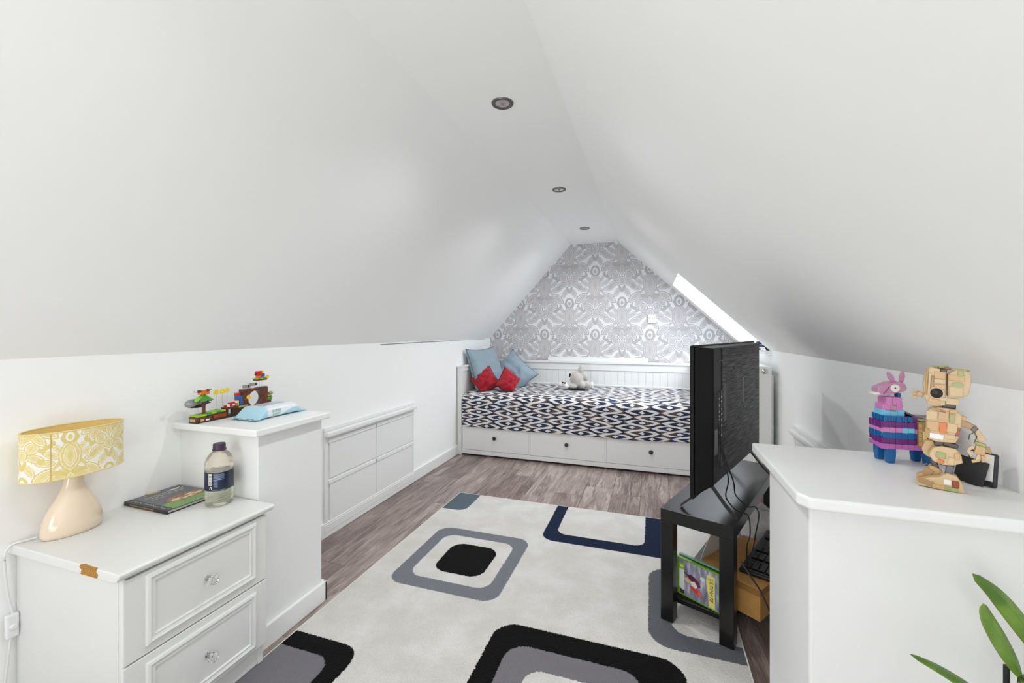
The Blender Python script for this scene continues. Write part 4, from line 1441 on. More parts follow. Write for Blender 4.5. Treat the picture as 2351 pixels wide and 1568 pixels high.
def tvback_mat():
    m, n, p = new_mat('tv_back_ribbed')
    x, y, z = n.sep(n.coord('Object'))
    q = n.m('MULTIPLY', z, 260.0)
    f, _ = n.noise(n.comb(q, n.m('MULTIPLY', x, 9.0), 0.0), 1.0, 2, 0.5)
    n.put(p.inputs['Base Color'], n.ramp(f, [(0.3, s2l((12, 11, 13))), (0.5, s2l((30, 28, 32))), (0.7, s2l((52, 50, 55)))]))
    p.inputs['Specular IOR Level'].default_value = 0.3
    n.put(p.inputs['Roughness'], n.step(f, 0.3, 0.7, 0.55, 0.35))
    n.put(p.inputs['Normal'], n.bump(f, 0.5, 0.0012))
    return m


# bulged casing: base outline on the panel, face outline further out
fx0, fx1, fz0, fz1 = 0.050, 0.765, 0.150, 0.638
F = -0.066
base = [(0.008, 0.112), (0.91, 0.112), (0.91, 0.643), (0.008, 0.643)]
face = [(fx0, fz0), (fx1, fz0), (fx1, fz1), (fx0, fz1)]
b = B()
v0 = [b.bm.verts.new((x, -0.0135, z)) for x, z in base]
v1 = [b.bm.verts.new((x, F, z)) for x, z in face]
for k in range(4):
    b.bm.faces.new((v0[k], v0[(k + 1) % 4], v1[(k + 1) % 4], v1[k]))
b.bm.faces.new(v1); b.bm.faces.new(v0)
cas = obj('casing', b, TVB, tv, bevel=0.006, seg=3)
obj('ribbed_cover', B().box(fx0 + 0.098, fx1 - 0.008, F - 0.0022, F + .001, fz0 + 0.036, fz1 - 0.004), tvback_mat(), cas, bevel=0.0008)
obj('cover_slot', B().box(fx0 + 0.05, fx1 - 0.03, F - 0.0030, F - 0.0020, 0.588, 0.593), BLACKP, cas)
obj('port_recess', B().box(0.056, 0.128, F - 0.0006, F + 0.014, 0.215, 0.480), mat('recess_black', (14, 14, 14), 0.6), cas)
b = B().box(0.128, 0.131, F - 0.003, F + .012, 0.190, 0.482)
obj('recess_edge', b, DARKP, cas)
ps = obj('port_strip', B().box(0.104, 0.122, F - 0.0015, F + 0.006, 0.222, 0.472), mat('port_black', (20, 20, 22), 0.45), cas)
SILV = mat('port_metal', (168, 166, 158), 0.3, metal=1.0)
for z, w, h in ((0.452, .006, .006), (0.428, .007, .010), (0.405, .009, .009), (0.388, .010, .007), (0.377, .010, .006), (0.345, .009, .020), (0.318, .009, .016), (0.29, .008, .014)):
    obj('port', B().box(0.108, 0.108 + w, F - 0.0035, F - 0.0012, z - h / 2, z + h / 2), SILV if z > .37 else BLACKP, ps, bevel=0.0006)
b = B()
for z in (0.456, 0.440, 0.410, 0.392, 0.372, 0.350, 0.315):
    b.box(0.1365, 0.1425, F - 0.0024, F - 0.0016, z - 0.0028, z + 0.0028)
lab = obj('port_strip_label', B().box(0.131, 0.147, F - 0.0017, F - 0.0010, 0.196, 0.480), DARKP, cas)
obj('port_symbol', b, mat('white_print', (228, 226, 214), 0.4), lab)
obj('rating_label', B().box(0.060, 0.096, F - 0.0012, F - 0.0006, 0.255, 0.345), mat('label_grey', (104, 104, 106), 0.5), cas)
obj('cable_slot', B().box(0.205, 0.213, F - 0.0032, F - 0.0018, 0.360, 0.522), BLACKP, cas)
obj('slot_plate', B().box(0.165, 0.204, F - 0.0027, F - 0.0015, 0.362, 0.500), mat('slot_grey', (84, 82, 84), 0.5), cas)
obj('groove', B().box(0.440, 0.450, F - 0.0036, F - 0.0018, 0.400, 0.505), mat('groove_grey', (128, 126, 130), 0.3), cas)  # strip in a lighter grey than the casing
obj('groove', B().box(0.440, 0.450, F - 0.0037, F - 0.0018, 0.392, 0.400), BLACKP, cas)
for x, z in ((0.312, 0.553), (0.478, 0.556), (0.325, 0.354), (0.472, 0.376), (0.235, 0.372)):
    M = Matrix.Translation((x, F - 0.0018, z)) @ Matrix.Rotation(R(90), 4, 'X')
    obj('screw_hole', B().lathe([(0.006, 0), (0.006, 0.0016), (0, 0.0016)], 12, M=M), BLACKP, cas)
# splayed feet
FT = mat('foot_metal', (44, 43, 40), 0.35)


def foot(w):
    b = B()
    M0 = Matrix.Identity(4)
    for s_ in (-1, 1):
        pts = [(w, -0.012, 0.118), (w, -0.012 + s_ * 0.022, 0.092), (w - .004, -0.012 + s_ * 0.060, 0.046), (w - .008, -0.012 + s_ * 0.102, 0.0012)]
        for a, c in zip(pts, pts[1:]):
            A_, C_ = Vector(a), Vector(c)
            v = []
            for q in (A_, C_):
                for dx_, dz_ in ((-0.010, -0.006), (0.010, -0.006), (0.010, 0.006), (-0.010, 0.006)):
                    v.append(q + Vector((dx_, 0, dz_ if q.z > .01 else (0.0 if dz_ < 0 else .008))))
            b._add(v, [(0, 3, 2, 1), (4, 5, 6, 7), (0, 1, 5, 4), (1, 2, 6, 5), (2, 3, 7, 6), (3, 0, 4, 7)])
    return b


obj('foot', foot(0.175), FT, tv, bevel=0.0015, seg=1)
obj('foot', foot(0.80), FT, tv, bevel=0.0015, seg=1)

CAB = mat('black_cable', (20, 20, 21), 0.45)


def tvw(w, off, z):
    return (A[0] + 0.394 * w + 0.919 * off, A[1] + 0.919 * w - 0.394 * off, z)


c1 = smooth_pts([tvw(0.112, 0.072, 0.735), tvw(0.114, 0.082, 0.68), tvw(0.125, 0.095, 0.61), (0.262, 1.745, 0.53), (0.300, 1.775, 0.475), (0.330, 1.800, 0.458), (0.350, 1.805, 0.440), (0.352, 1.795, 0.38), (0.340, 1.790, 0.33), (0.350, 1.82, 0.2300)])
tag(obj('power_cable', B().tube(c1, 0.0024, 8), CAB, smooth=60), 'black cable hanging straight from television ports over bench edge', 'cable', 'cables behind the television')
c2 = smooth_pts([tvw(0.116, 0.070, 0.765), tvw(0.118, 0.084, 0.69), tvw(0.15, 0.105, 0.60), (0.305, 1.800, 0.52), (0.355, 1.850, 0.466), (0.385, 1.872, 0.458), (0.397, 1.868, 0.430), (0.382, 1.845, 0.37), (0.352, 1.775, 0.31), (0.330, 1.80, 0.2600)])
tag(obj('aerial_cable', B().tube(c2, 0.0024, 8), CAB, smooth=60), 'black cable curving out over bench edge towards keyboard', 'cable', 'cables behind the television')
c3 = smooth_pts([(0.293, 1.640, 0.350), (0.318, 1.617, 0.315), (0.346, 1.6116, 0.275), (0.370, 1.598, 0.2225), (0.41, 1.59, 0.12), (0.46, 1.60, 0.004)])
tag(obj('loose_cable', B().tube(c3, 0.0028, 8), CAB, smooth=60), 'dark cable slanting down across the front of the cardboard box', 'cable')

# ------------------------------------------------------------ things on the lower shelf
ea = Vector((-0.815, 0.579, 0)); eb = Vector((0.579, 0.815, 0))
boxang = math.atan2(0.815, 0.579) - math.pi / 2
CARD = mat('corrugated_cardboard', (186, 138, 76), 0.85, var=0.06, vscale=30, bump=0.2, bscale=150)
CARDD = mat('cardboard_edge', (150, 106, 54), 0.9)
bxo = thing('cardboard_box', 'brown cardboard box jutting out of the bench shelf under the keyboard', 'box', (0.374, 1.740, 0.0886), math.atan2(ea.y, ea.x) - math.pi)
# local: x runs along -ea, so the body spans x in (-.235, 0), y in (0, .30)
obj('carton', B().box(-0.235, 0, 0, 0.38, 0.0, 0.114), CARD, bxo, bevel=0.002)
lidp = obj('lid', B().box(-0.238, 0.002, -0.002, 0.382, 0.114, 0.1175), CARD, bxo, bevel=0.001)
obj('lid_lip', B().box(-0.200, 0.002, -0.0035, -0.002, 0.092, 0.114).box(0.002, 0.0035, 0, 0.38, 0.094, 0.114), CARDD, lidp)
b = B()
fp_ = [Vector((-0.238, 0.02, 0.117)), Vector((-0.238, 0.30, 0.117)), Vector((-0.250, 0.27, 0.175)), Vector((-0.252, 0.16, 0.215)), Vector((-0.243, 0.06, 0.150))]
off = Vector((-0.003, 0, 0.0))
b._add([q for q in fp_] + [q + off for q in fp_], [(0, 1, 2, 3, 4), (9, 8, 7, 6, 5), (0, 5, 6, 1), (1, 6, 7, 2), (2, 7, 8, 3), (3, 8, 9, 4), (4, 9, 5, 0)])
obj('raised_flap', b, mat('flap_inside', (196, 186, 176), 0.8), bxo)

kang = R(65)
kb = thing('computer_keyboard', 'black computer keyboard with raised keys lying on the cardboard box', 'keyboard', (0.322, 1.846, 0.2066), kang)
# local x along the long side (away), local y to the left; body spans y in (-.175, 0)
KL_, KW_ = 0.440, 0.172
b = B().box(0, KL_, -KW_, 0, 0.0, 0.016)
obj('keyboard_case', b, BLACKP, kb, bevel=0.006, seg=3)
obj('palm_ridge', B().box(0.002, 0.010, -KW_ + .006, -0.006, 0.016, 0.021), DARKP, kb, bevel=0.002)
KEYM = mat('key_plastic', (40, 40, 41), 0.38)
km = None
for r_ in range(6):
    for c_ in range(22):
        if c_ in (4, 8) or (r_ == 0 and c_ % 5 == 2) or (r_ == 5 and 11 < c_ < 17):
            continue
        x0 = 0.022 + c_ * 0.0187
        y0 = -KW_ + 0.014 + r_ * 0.0245
        if km is None:
            km = obj('key', B().box(0, 0.0158, 0, 0.0205, 0, 0.0068), KEYM, kb, bevel=0.0018, seg=1)
            km.location = (x0, y0, 0.0166)
        else:
            k_ = km.copy(); COL.objects.link(k_); k_.location = (x0, y0, 0.0166)

# game cases stood on edge at the front of the shelf
GREENP = mat('green_case_plastic', (104, 158, 42), 0.25, coat=0.3)
gang = math.atan2(-0.087, 0.134)


def cover_mat(name, kind):
    m, n, p = new_mat(name)
    x, y, z = n.sep(n.coord('Object'))
    f, _ = n.noise(n.comb(n.m('MULTIPLY', x, 60.0), 0.0, n.m('MULTIPLY', z, 14.0)), 1.0, 3)
    col = n.ramp(f, [(0.3, s2l((92, 90, 108))), (0.5, s2l((140, 138, 156))), (0.7, s2l((196, 196, 206)))])
    n.put(p.inputs['Base Color'], col if kind else n.mix(f, s2l((40, 60, 40)), s2l((120, 130, 110))))
    p.inputs['Roughness'].default_value = 0.2
    return m


def game_case(label, loc, a, w=0.186, h=0.148, col=None, cover=True):
    t = thing('game_case', label, 'game case', loc, a, group='green game cases on the bench shelf')
    obj('case_shell', B().box(0, w, 0.0, 0.012, 0, h), col or GREENP, t, bevel=0.0016)
    if not cover:
        return t
    ins = obj('cover_insert', B().box(0.014, w - 0.014, -0.0006, 0.0, 0.006, h - 0.006), cover_mat('cover_art', True), t)
    return t


gl = Vector((0.0935, 1.8370, 0.0886))
dirg = Vector((math.cos(gang), math.sin(gang), 0)); ng = Vector((-math.sin(gang), math.cos(gang), 0))
g1_ = game_case('front green game case with football cover standing behind the bench legs', gl, gang)
ins = g1_.children[-1]


def pc_(name, poly, col, y=-0.0009, mname=None, **k):
    b = B()
    M = Matrix(((1, 0, 0, 0), (0, 0, 1, y), (0, 1, 0, 0), (0, 0, 0, 1)))
    b.prism(poly, -0.0001, 0.0001, M)
    return obj(name, b, mat(mname or ('ink_%d_%d_%d' % col), col, 0.25), ins)


pc_('banner', [(0.014, 0.104), (0.036, 0.104), (0.036, 0.128), (0.014, 0.128)], (150, 190, 66))
pc_('rating_panel', [(0.014, 0.030), (0.034, 0.026), (0.036, 0.104), (0.014, 0.104)], (226, 226, 222))
pc_('rating_marks', [(0.016, 0.008), (0.034, 0.008), (0.034, 0.022), (0.016, 0.024)], (60, 64, 32), -0.0010)
pc_('banner_mark', ell(0.024, 0.117, 0.007, 0.004), (214, 226, 160), -0.0011)
pc_('player_shirt', [(0.050, 0.092), (0.062, 0.098), (0.080, 0.092), (0.098, 0.080), (0.102, 0.064), (0.086, 0.058), (0.070, 0.070), (0.056, 0.076)], (92, 40, 60))
pc_('player_shorts', [(0.060, 0.070), (0.078, 0.076), (0.090, 0.062), (0.082, 0.050), (0.066, 0.052)], (222, 214, 212), -0.0010)
pc_('player_legs', [(0.056, 0.052), (0.074, 0.056), (0.092, 0.048), (0.104, 0.032), (0.094, 0.026), (0.074, 0.036)], (206, 50, 48), -0.0010)
pc_('crowd_mark', ell(0.048, 0.070, 0.012, 0.009), (216, 184, 120), -0.0010)
pc_('boot', ell(0.098, 0.036, 0.009, 0.007), (220, 92, 70), -0.0012)
pc_('crest', ell(0.110, 0.100, 0.010, 0.008), (200, 206, 196), -0.0010)
pc_('player_arm', [(0.036, 0.100), (0.052, 0.088), (0.054, 0.084), (0.036, 0.095)], (40, 26, 34), -0.0012)
pc_('title_stripe', [(0.134, 0.008), (0.158, 0.008), (0.158, 0.128), (0.128, 0.128), (0.124, 0.10), (0.126, 0.07), (0.132, 0.055)], (214, 204, 110), -0.0009)
MG = Matrix.Translation((0.138, -0.0011, 0.118)) @ Matrix.Rotation(R(90), 4, 'X') @ Matrix.Rotation(R(-90), 4, 'Z')
b = B().text('ULTIMATE', 0.0190, MG, 0.0003, shear=0.2)
b.text('15', 0.010, Matrix.Translation((0.130, -0.0011, 0.118)) @ Matrix.Rotation(R(90), 4, 'X') @ Matrix.Rotation(R(-90), 4, 'Z'), 0.0003)
obj('title_lettering', b, mat('black_ink', (34, 32, 22), 0.4), ins)
game_case('slim dark-edged game case, second in the row on the bench shelf', gl + ng * 0.0128 + dirg * 0.002, gang, h=0.146, col=mat('black_case_plastic', (40, 48, 36), 0.3), cover=False)
game_case('translucent pale green game case, third in the row on the shelf', gl + ng * 0.0256 + dirg * (-0.002), gang, h=0.150, w=0.185, col=mat('pale_green_case', (120, 176, 136), 0.2), cover=False)
game_case('rearmost lime green game case tucked behind the others by the box', gl + ng * 0.039 + dirg * 0.055, gang, h=0.142, w=0.10, cover=False)

# grey cloth heap past the keyboard
b = B()
b.grid(lambda u, v: Vector((0.525 + 0.085 * (u - .5) * 2 * 1.0, 2.385 + 0.11 * (v - .5) * 2, 0.089 + max(0.0, (1 - (2 * u - 1) ** 2) * (1 - (2 * v - 1) ** 2)) ** 0.4 * (0.175 + 0.05 * noise.noise(Vector((u * 4, v * 5, 2)))))), 26, 26)
cl = obj('grey_cloth', b, mat('grey_jersey', (186, 184, 182), 0.95, bump=0.4, bscale=200, sheen=0.3), smooth=180)
tag(cl, 'crumpled grey cloth on the bench shelf past the keyboard', 'cloth')

# ------------------------------------------------------------ toys on the other ledge
RZ = 0.7874
lam = thing('brick_pinata_animal', 'striped pink, blue and purple toy brick llama with a tan saddle box', 'toy', (0.655, 1.455, RZ), R(4))


def lp(name, c, parts, bev=0.0012, par=None, rot=None, **k):
    b = B()
    for (x0, x1, y0, y1, z0, z1) in parts:
        b.box(x0, x1, y0, y1, z0, z1)
    return obj(name, b, BR[c], par or lam, bevel=bev, **k)


for x, y in ((-0.034, -0.022), (-0.040, 0.016), (0.052, -0.022), (0.046, 0.016)):
    b = B().lathe([(0.0, 0.0), (0.0085, 0.0), (0.0095, 0.002), (0.0115, 0.020), (0.0115, 0.050), (0.0, 0.050)], 14, (x, y, 0), power=4)
    obj('leg', b, BR['azure'], lam, smooth=40)
# belly bands: each a ring of fringe tiles, hanging and uneven
random.seed(21)
bands = [('dpink', 0.040, 0.054), ('purple', 0.053, 0.070), ('azure', 0.068, 0.086), ('pink', 0.082, 0.099), ('purple', 0.096, 0.114), ('azure', 0.112, 0.130)]
obj('body_core', B().box(-0.052, 0.086, -0.030, 0.026, 0.044, 0.128), BR['purple'], lam, bevel=0.003)
for bi, (c, z0, z1) in enumerate(bands):
    xe = -0.056 + 0.001 * (bi % 2) + (0.006 if bi == 5 else 0)
    xr = 0.088 if bi < 5 else 0.012
    n_ = 10
    wd = (xr - xe) / n_
    for k in range(n_):
        dz = random.choice((0, 0.002, 0.004)) if bi else 0.0
        cc = 'lblue' if (bi == 3 and k in (3, 4, 6)) else c
        lp('fringe_tile', cc, [(xe + k * wd + .0003, xe + (k + 1) * wd - .0003, -0.0345 + 0.0006 * (k % 2), -0.029, z0 + dz, z1)], bev=0.0006)
    for k in range(4):
        dz = random.choice((0, 0.002, 0.004))
        lp('fringe_tile', c, [(xe - 0.0035, xe + 0.002, -0.033 + k * 0.0155, -0.019 + k * 0.0155 - .0006, z0 + dz, z1)], bev=0.0006)
# neck rows
for (c, z0, z1, xa, xb) in (('lblue', 0.128, 0.146, -0.048, 0.000), ('pink', 0.143, 0.160, -0.046, -0.004), ('pink', 0.159, 0.180, -0.040, -0.006)):
    obj('neck_core', B().box(xa + .002, xb - .002, -0.018, 0.016, z0 - .002, z1), BR[c], lam, bevel=0.001)
    n_ = 3
    wd = (xb - xa) / n_
    for k in range(n_):
        lp('fringe_tile', c if not (c == 'pink' and k == 1 and z0 < .15) else 'mauve', [(xa + k * wd + .0003, xa + (k + 1) * wd - .0003, -0.0225, -0.017, z0 - 0.003 * (k % 2), z1)], bev=0.0006)
    lp('fringe_tile', c, [(xa - 0.003, xa + .003, -0.020, 0.018, z0 - .002, z1 - .001)], bev=0.0006)
lp('mane', 'azure', [(-0.008, -0.001, -0.008, 0.010, 0.128, 0.190)])
lp('mane', 'lblue', [(-0.003, 0.003, -0.008, 0.010, 0.135, 0.168)])
# head (plain long box with ears)
poly = [(-0.060, 0.196), (-0.058, 0.206), (-0.032, 0.219), (-0.008, 0.222), (0.004, 0.217), (0.008, 0.206), (0.006, 0.198), (-0.014, 0.192), (-0.034, 0.184), (-0.052, 0.186)]
b = B()
M = Matrix(((1, 0, 0, 0), (0, 0, 1, 0), (0, 1, 0, 0), (0, 0, 0, 1)))
b.prism(poly, -0.018, 0.016, M)
hd = obj('head', b, BR['mauve'], lam, bevel=0.002)
obj('jaw', B().cbox((-0.058, -0.001, 0.189), (0.020, 0.030, 0.005), (0, -0.15, 0)), BR['white'], hd, bevel=0.001)
M = Matrix.Translation((-0.020, -0.018, 0.205)) @ Matrix.Rotation(R(90), 4, 'X')
ey = obj('eye', B().lathe([(0.0, 0), (0.0105, 0), (0.0105, 0.0012), (0, 0.0012)], 24, M=M), BR['white'], hd, smooth=40)
obj('pupil', B().lathe([(0.0, 0.001), (0.002, 0.001), (0.002, 0.0018), (0, 0.0018)], 12, M=M), BR['black'], hd)
obj('bridle', B().cbox((-0.040, -0.0182, 0.198), (0.0016, 0.0012, 0.026), (0, 0.6, 0)), BR['purple'], hd)
for x, rr in ((-0.016, -0.45), (0.001, 0.12)):
    b = B()
    M = Matrix.Translation((x, -0.004, 0.219)) @ Matrix.Rotation(rr, 4, 'Y') @ Matrix(((1, 0, 0, 0), (0, 0, 1, 0), (0, 1, 0, 0), (0, 0, 0, 1)))
    b.prism([(-0.004, 0), (0.004, 0), (0.007, 0.018), (0.003, 0.031), (-0.002, 0.032), (-0.0065, 0.018)], -0.0025, 0.0025, M)
    obj('ear', b, BR['mauve'], hd, bevel=0.0008)
# saddle box
obj('saddle_box', B().box(0.022, 0.098, -0.040, -0.004, 0.052, 0.118), BR['sand'], lam, bevel=0.002)
for z in (0.054, 0.066, 0.078, 0.090, 0.102):
    obj('box_slat', B().box(0.0215, 0.029, -0.0415, -0.0395, z, z + 0.011), BR['nougat'], lam, bevel=0.0006)
obj('box_panel', B().box(0.030, 0.085, -0.0418, -0.0398, 0.058, 0.094), BR['cream'], lam, bevel=0.0005)
MK = BR['black']
MP = Matrix(((1, 0, 0, 0), (0, 0, 1, -0.0425), (0, 1, 0, 0), (0, 0, 0, 1)))
b = B()
for poly in ([(0.038, 0.088), (0.041, 0.089), (0.043, 0.066), (0.040, 0.064)], [(0.041, 0.078), (0.052, 0.081), (0.052, 0.079), (0.041, 0.075)], [(0.047, 0.088), (0.050, 0.083), (0.052, 0.066), (0.049, 0.068), (0.048, 0.081)],
             [(0.053, 0.088), (0.062, 0.085), (0.064, 0.078), (0.056, 0.076), (0.064, 0.073), (0.063, 0.067), (0.060, 0.070), (0.054, 0.078), (0.060, 0.081)]):
    b.prism(poly, -0.0003, 0.0003, MP)
obj('panel_mark', b, MK, lam)
for k in range(6):
    obj('box_roof_plank', B().cbox((0.030 + k * 0.0125, -0.020, 0.1235 + 0.0022 * (k % 2) - 0.0006 * k), (0.012, 0.046, 0.006), (0, 0.06, 0.05 * (k % 3 - 1))), BR['dtan' if k % 2 else 'olive'], lam, bevel=0.001)
obj('box_roof_plank', B().cbox((0.010, -0.004, 0.136), (0.030, 0.034, 0.005), (0, 0.45, 0)), BR['dgrey'], lam, bevel=0.001)
for x in (0.036, 0.070):
    obj('box_strap', B().box(x, x + 0.010, -0.0425, -0.0395, 0.096, 0.116), BR['dgrey'], lam, bevel=0.0006)

# tan jointed brick figure: a plain stand-in
fig = thing('brick_figure', 'tan toy brick figure with blocky head beside the striped llama', 'toy', (0.642, 1.240, RZ), R(-24))
fig.scale = (0.90, 0.80, 1.0)
random.seed(31)
TANS = ['tan', 'tan', 'nougat', 'tan', 'dtan']


def fb(name, c, s, rot=(0, 0, 0), col=None, bev=0.0015, par=None):
    return obj(name, B().cbox(c, s, rot), BR[col or random.choice(TANS)], par or fig, bevel=bev)


def fpoly(name, poly, y0, y1, col=None, par=None, bev=0.002):
    M = Matrix(((1, 0, 0, 0), (0, 0, 1, 0), (0, 1, 0, 0), (0, 0, 0, 1)))
    return obj(name, B().prism(poly, y0, y1, M), BR[col or 'tan'], par or fig, bevel=bev)


# feet
ft = fpoly('foot', [(-0.050, 0.002), (0.000, 0.0), (0.034, 0.0), (0.030, 0.020), (0.020, 0.036), (0.004, 0.040), (-0.010, 0.028), (-0.032, 0.022), (-0.050, 0.012)], -0.030, 0.0, 'tan')
fb('foot_plate', (-0.034, -0.031, 0.012), (0.030, 0.004, 0.012), (0, 0.25, 0), 'dtan', par=ft)
fb('foot_plate', (0.004, -0.0315, 0.020), (0.014, 0.004, 0.012), col='white', par=ft)
fb('foot_plate', (0.018, -0.0315, 0.018), (0.012, 0.004, 0.016), col='rust', par=ft)
fb('foot_plate', (0.010, -0.0315, 0.005), (0.024, 0.004, 0.009), col='olive', par=ft)
fb('foot_plate', (-0.012, -0.0315, 0.006), (0.022, 0.004, 0.010), col='nougat', par=ft)
ft2 = fpoly('foot', [(-0.052, 0.006), (-0.006, 0.0), (-0.002, 0.034), (-0.014, 0.044), (-0.026, 0.046), (-0.036, 0.028), (-0.052, 0.018)], 0.004, 0.032, 'nougat')
fb('foot_plate', (-0.030, 0.003, 0.030), (0.018, 0.004, 0.018), (0, .5, 0), 'dtan', par=ft2)
fb('foot_spike', (-0.036, 0.010, 0.046), (0.012, 0.006, 0.003), (0, -0.4, 0), 'dgrey', par=ft2, bev=0.0005)
# shins
fb('shin', (0.008, -0.014, 0.044), (0.014, 0.014, 0.026), (0, 0.15, 0), 'dgrey')
fb('shin', (-0.018, 0.014, 0.052), (0.012, 0.014, 0.026), (0, -0.3, 0), 'dbrown')
fb('knee_joint', (0.004, -0.012, 0.060), (0.026, 0.014, 0.012), (0, 0.1, 0), 'dbrown')
# thighs
th1 = fpoly('thigh', [(-0.030, 0.078), (-0.022, 0.094), (-0.006, 0.100), (0.018, 0.098), (0.028, 0.084), (0.030, 0.068), (0.014, 0.060), (-0.004, 0.058), (-0.022, 0.064)], -0.034, -0.006, 'tan')
fb('thigh_plate', (-0.008, -0.035, 0.080), (0.018, 0.004, 0.014), (0, 0.1, 0), 'olive', par=th1)
fb('thigh_plate', (-0.008, -0.0355, 0.066), (0.012, 0.004, 0.008), (0, 0.4, 0), 'orange', par=th1)
fb('thigh_plate', (0.010, -0.0352, 0.070), (0.012, 0.004, 0.016), (0, 0.2, 0), 'tan', par=th1)
fb('thigh_plate', (0.020, -0.0352, 0.082), (0.010, 0.004, 0.016), (0, 0.1, 0), 'nougat', par=th1)
fpoly('thigh', [(-0.042, 0.084), (-0.036, 0.104), (-0.020, 0.106), (-0.014, 0.088), (-0.016, 0.064), (-0.028, 0.066), (-0.038, 0.072)], -0.002, 0.024, 'nougat')
# hips and torso
fb('hip_block', (0.000, -0.004, 0.106), (0.038, 0.030, 0.016), col='dbrown')
fb('hip_block', (0.010, -0.020, 0.104), (0.026, 0.010, 0.010), (0, .2, 0), col='dbrown')
to = fpoly('torso', [(-0.036, 0.116), (-0.016, 0.108), (0.018, 0.110), (0.024, 0.124), (0.028, 0.150), (0.030, 0.172), (0.018, 0.186), (-0.014, 0.188), (-0.030, 0.180), (-0.034, 0.150)], -0.028, 0.024, 'tan')
for (x, z, w, h, c, r_) in ((-0.024, 0.168, 0.020, 0.020, 'tan', 0), (-0.003, 0.170, 0.018, 0.022, 'nougat', .1), (0.012, 0.166, 0.010, 0.020, 'olive', 0), (-0.022, 0.144, 0.022, 0.022, 'nougat', 0), (-0.004, 0.142, 0.014, 0.024, 'orange', -.1),
                            (0.012, 0.144, 0.018, 0.020, 'tan', .1), (0.022, 0.136, 0.006, 0.020, 'rust', .2), (-0.016, 0.121, 0.026, 0.012, 'white', .1), (0.008, 0.123, 0.020, 0.010, 'tan', .1), (-0.032, 0.128, 0.010, 0.022, 'sand', 0), (-0.012, 0.1815, 0.028, 0.006, 'dtan', .25), (0.014, 0.181, 0.014, 0.008, 'nougat', -.2)):
    fb('torso_plate', (x, -0.0292, z), (w, 0.004, h), (0, r_, 0), c, par=to, bev=0.0008)
# neck + head: two stepped block stacks
fb('neck', (0.008, -0.002, 0.192), (0.024, 0.022, 0.012), col='dbrown')
hA = fpoly('head_block', [(-0.038, 0.212), (-0.032, 0.194), (-0.016, 0.190), (0.000, 0.194), (0.002, 0.268), (-0.010, 0.276), (-0.026, 0.280), (-0.036, 0.268), (-0.040, 0.240)], -0.036, 0.020, 'tan')
for k, (z, h) in enumerate(((0.262, 0.016), (0.248, 0.010), (0.236, 0.010))):
    fb('head_plate', (-0.010, -0.0372, z), (0.020, 0.004, h), (0, 0.05, 0), 'tan' if k % 2 else 'nougat', par=hA, bev=0.0008)
for k in range(3):
    fb('head_slat', (-0.034 + k * 0.005, -0.037, 0.245 - .004 * k), (0.0042, 0.005, 0.058 - .006 * k), (0, 0.06, 0), ('sand', 'tan', 'dtan')[k], par=hA, bev=0.0008)
fb('head_plate', (-0.020, -0.0372, 0.202), (0.022, 0.004, 0.010), (0, 0.25, 0), 'nougat', par=hA, bev=0.0008)
fb('head_plate', (-0.004, -0.0374, 0.208), (0.014, 0.004, 0.008), (0, 0.05, 0), 'tan', par=hA, bev=0.0008)
M = Matrix.Translation((-0.016, -0.0372, 0.221)) @ Matrix.Rotation(R(90), 4, 'X')
obj('round_plate', B().lathe([(0, 0), (0.0145, 0), (0.0145, 0.003), (0, 0.003)], 24, M=M), BR['nougat'], hA, smooth=40)
obj('dark_dish', B().lathe([(0, 0.003), (0.0115, 0.003), (0.010, 0.0055), (0, 0.0065)], 24, M=M), BR['black'], hA, smooth=60)
fb('head_gap', (-0.004, -0.034, 0.270), (0.012, 0.006, 0.012), (0, .3, 0), 'dbrown', par=hA)
for k in range(7):
    fb('moss_leaf', (-0.018 + k * 0.004, -0.020 + 0.004 * (k % 3), 0.277 + 0.0035 * (k % 2)), (0.010, 0.008, 0.003), (0.3 * (k % 3 - 1), 0.4 * (k % 2) - .2, k), 'olive' if k % 2 else 'dtan', par=hA, bev=0.0004)
hB = fpoly('head_block', [(0.004, 0.212), (0.030, 0.214), (0.040, 0.222), (0.044, 0.246), (0.044, 0.266), (0.034, 0.276), (0.018, 0.276), (0.004, 0.264)], -0.038, 0.022, 'tan')
fb('head_plate', (0.019, -0.0392, 0.258), (0.028, 0.004, 0.013), col='nougat', par=hB, bev=0.0008)
fb('head_plate', (0.018, -0.0392, 0.228), (0.024, 0.004, 0.022), col='tan', par=hB, bev=0.0008)
fb('head_plate', (0.012, -0.034, 0.204), (0.022, 0.008, 0.014), col='tan', par=hB, bev=0.0008)
fb('head_plate', (0.026, -0.0396, 0.268), (0.010, 0.004, 0.014), (0, .1, 0), 'olive', par=hB, bev=0.0008)
M = Matrix.Translation((0.021, -0.0392, 0.242)) @ Matrix.Rotation(R(90), 4, 'X')
obj('oval_plate', B().lathe([(0, 0), (0.0085, 0), (0.0085, 0.003), (0, 0.003)], 20, sx=1.2, sy=.7, M=M), BR['olive'], hB, smooth=40)
for k in range(3):
    fb('moss_leaf', (0.018 + k * 0.009, -0.030, 0.2765 - .001 * k), (0.010, 0.010, 0.003), (0.1, 0.2, k), 'olive', par=hB, bev=0.0004)
# raised far hand
ha = fb('hand', (-0.046, 0.010, 0.212), (0.016, 0.012, 0.012), (0, 0.2, 0), 'nougat')
for k in range(3):
    fb('finger', (-0.056 + 0.001 * k, 0.004 + 0.0001, 0.205 + 0.008 * k), (0.010, 0.006, 0.005), (0, 0.2, 0), 'nougat', par=ha, bev=0.0008)
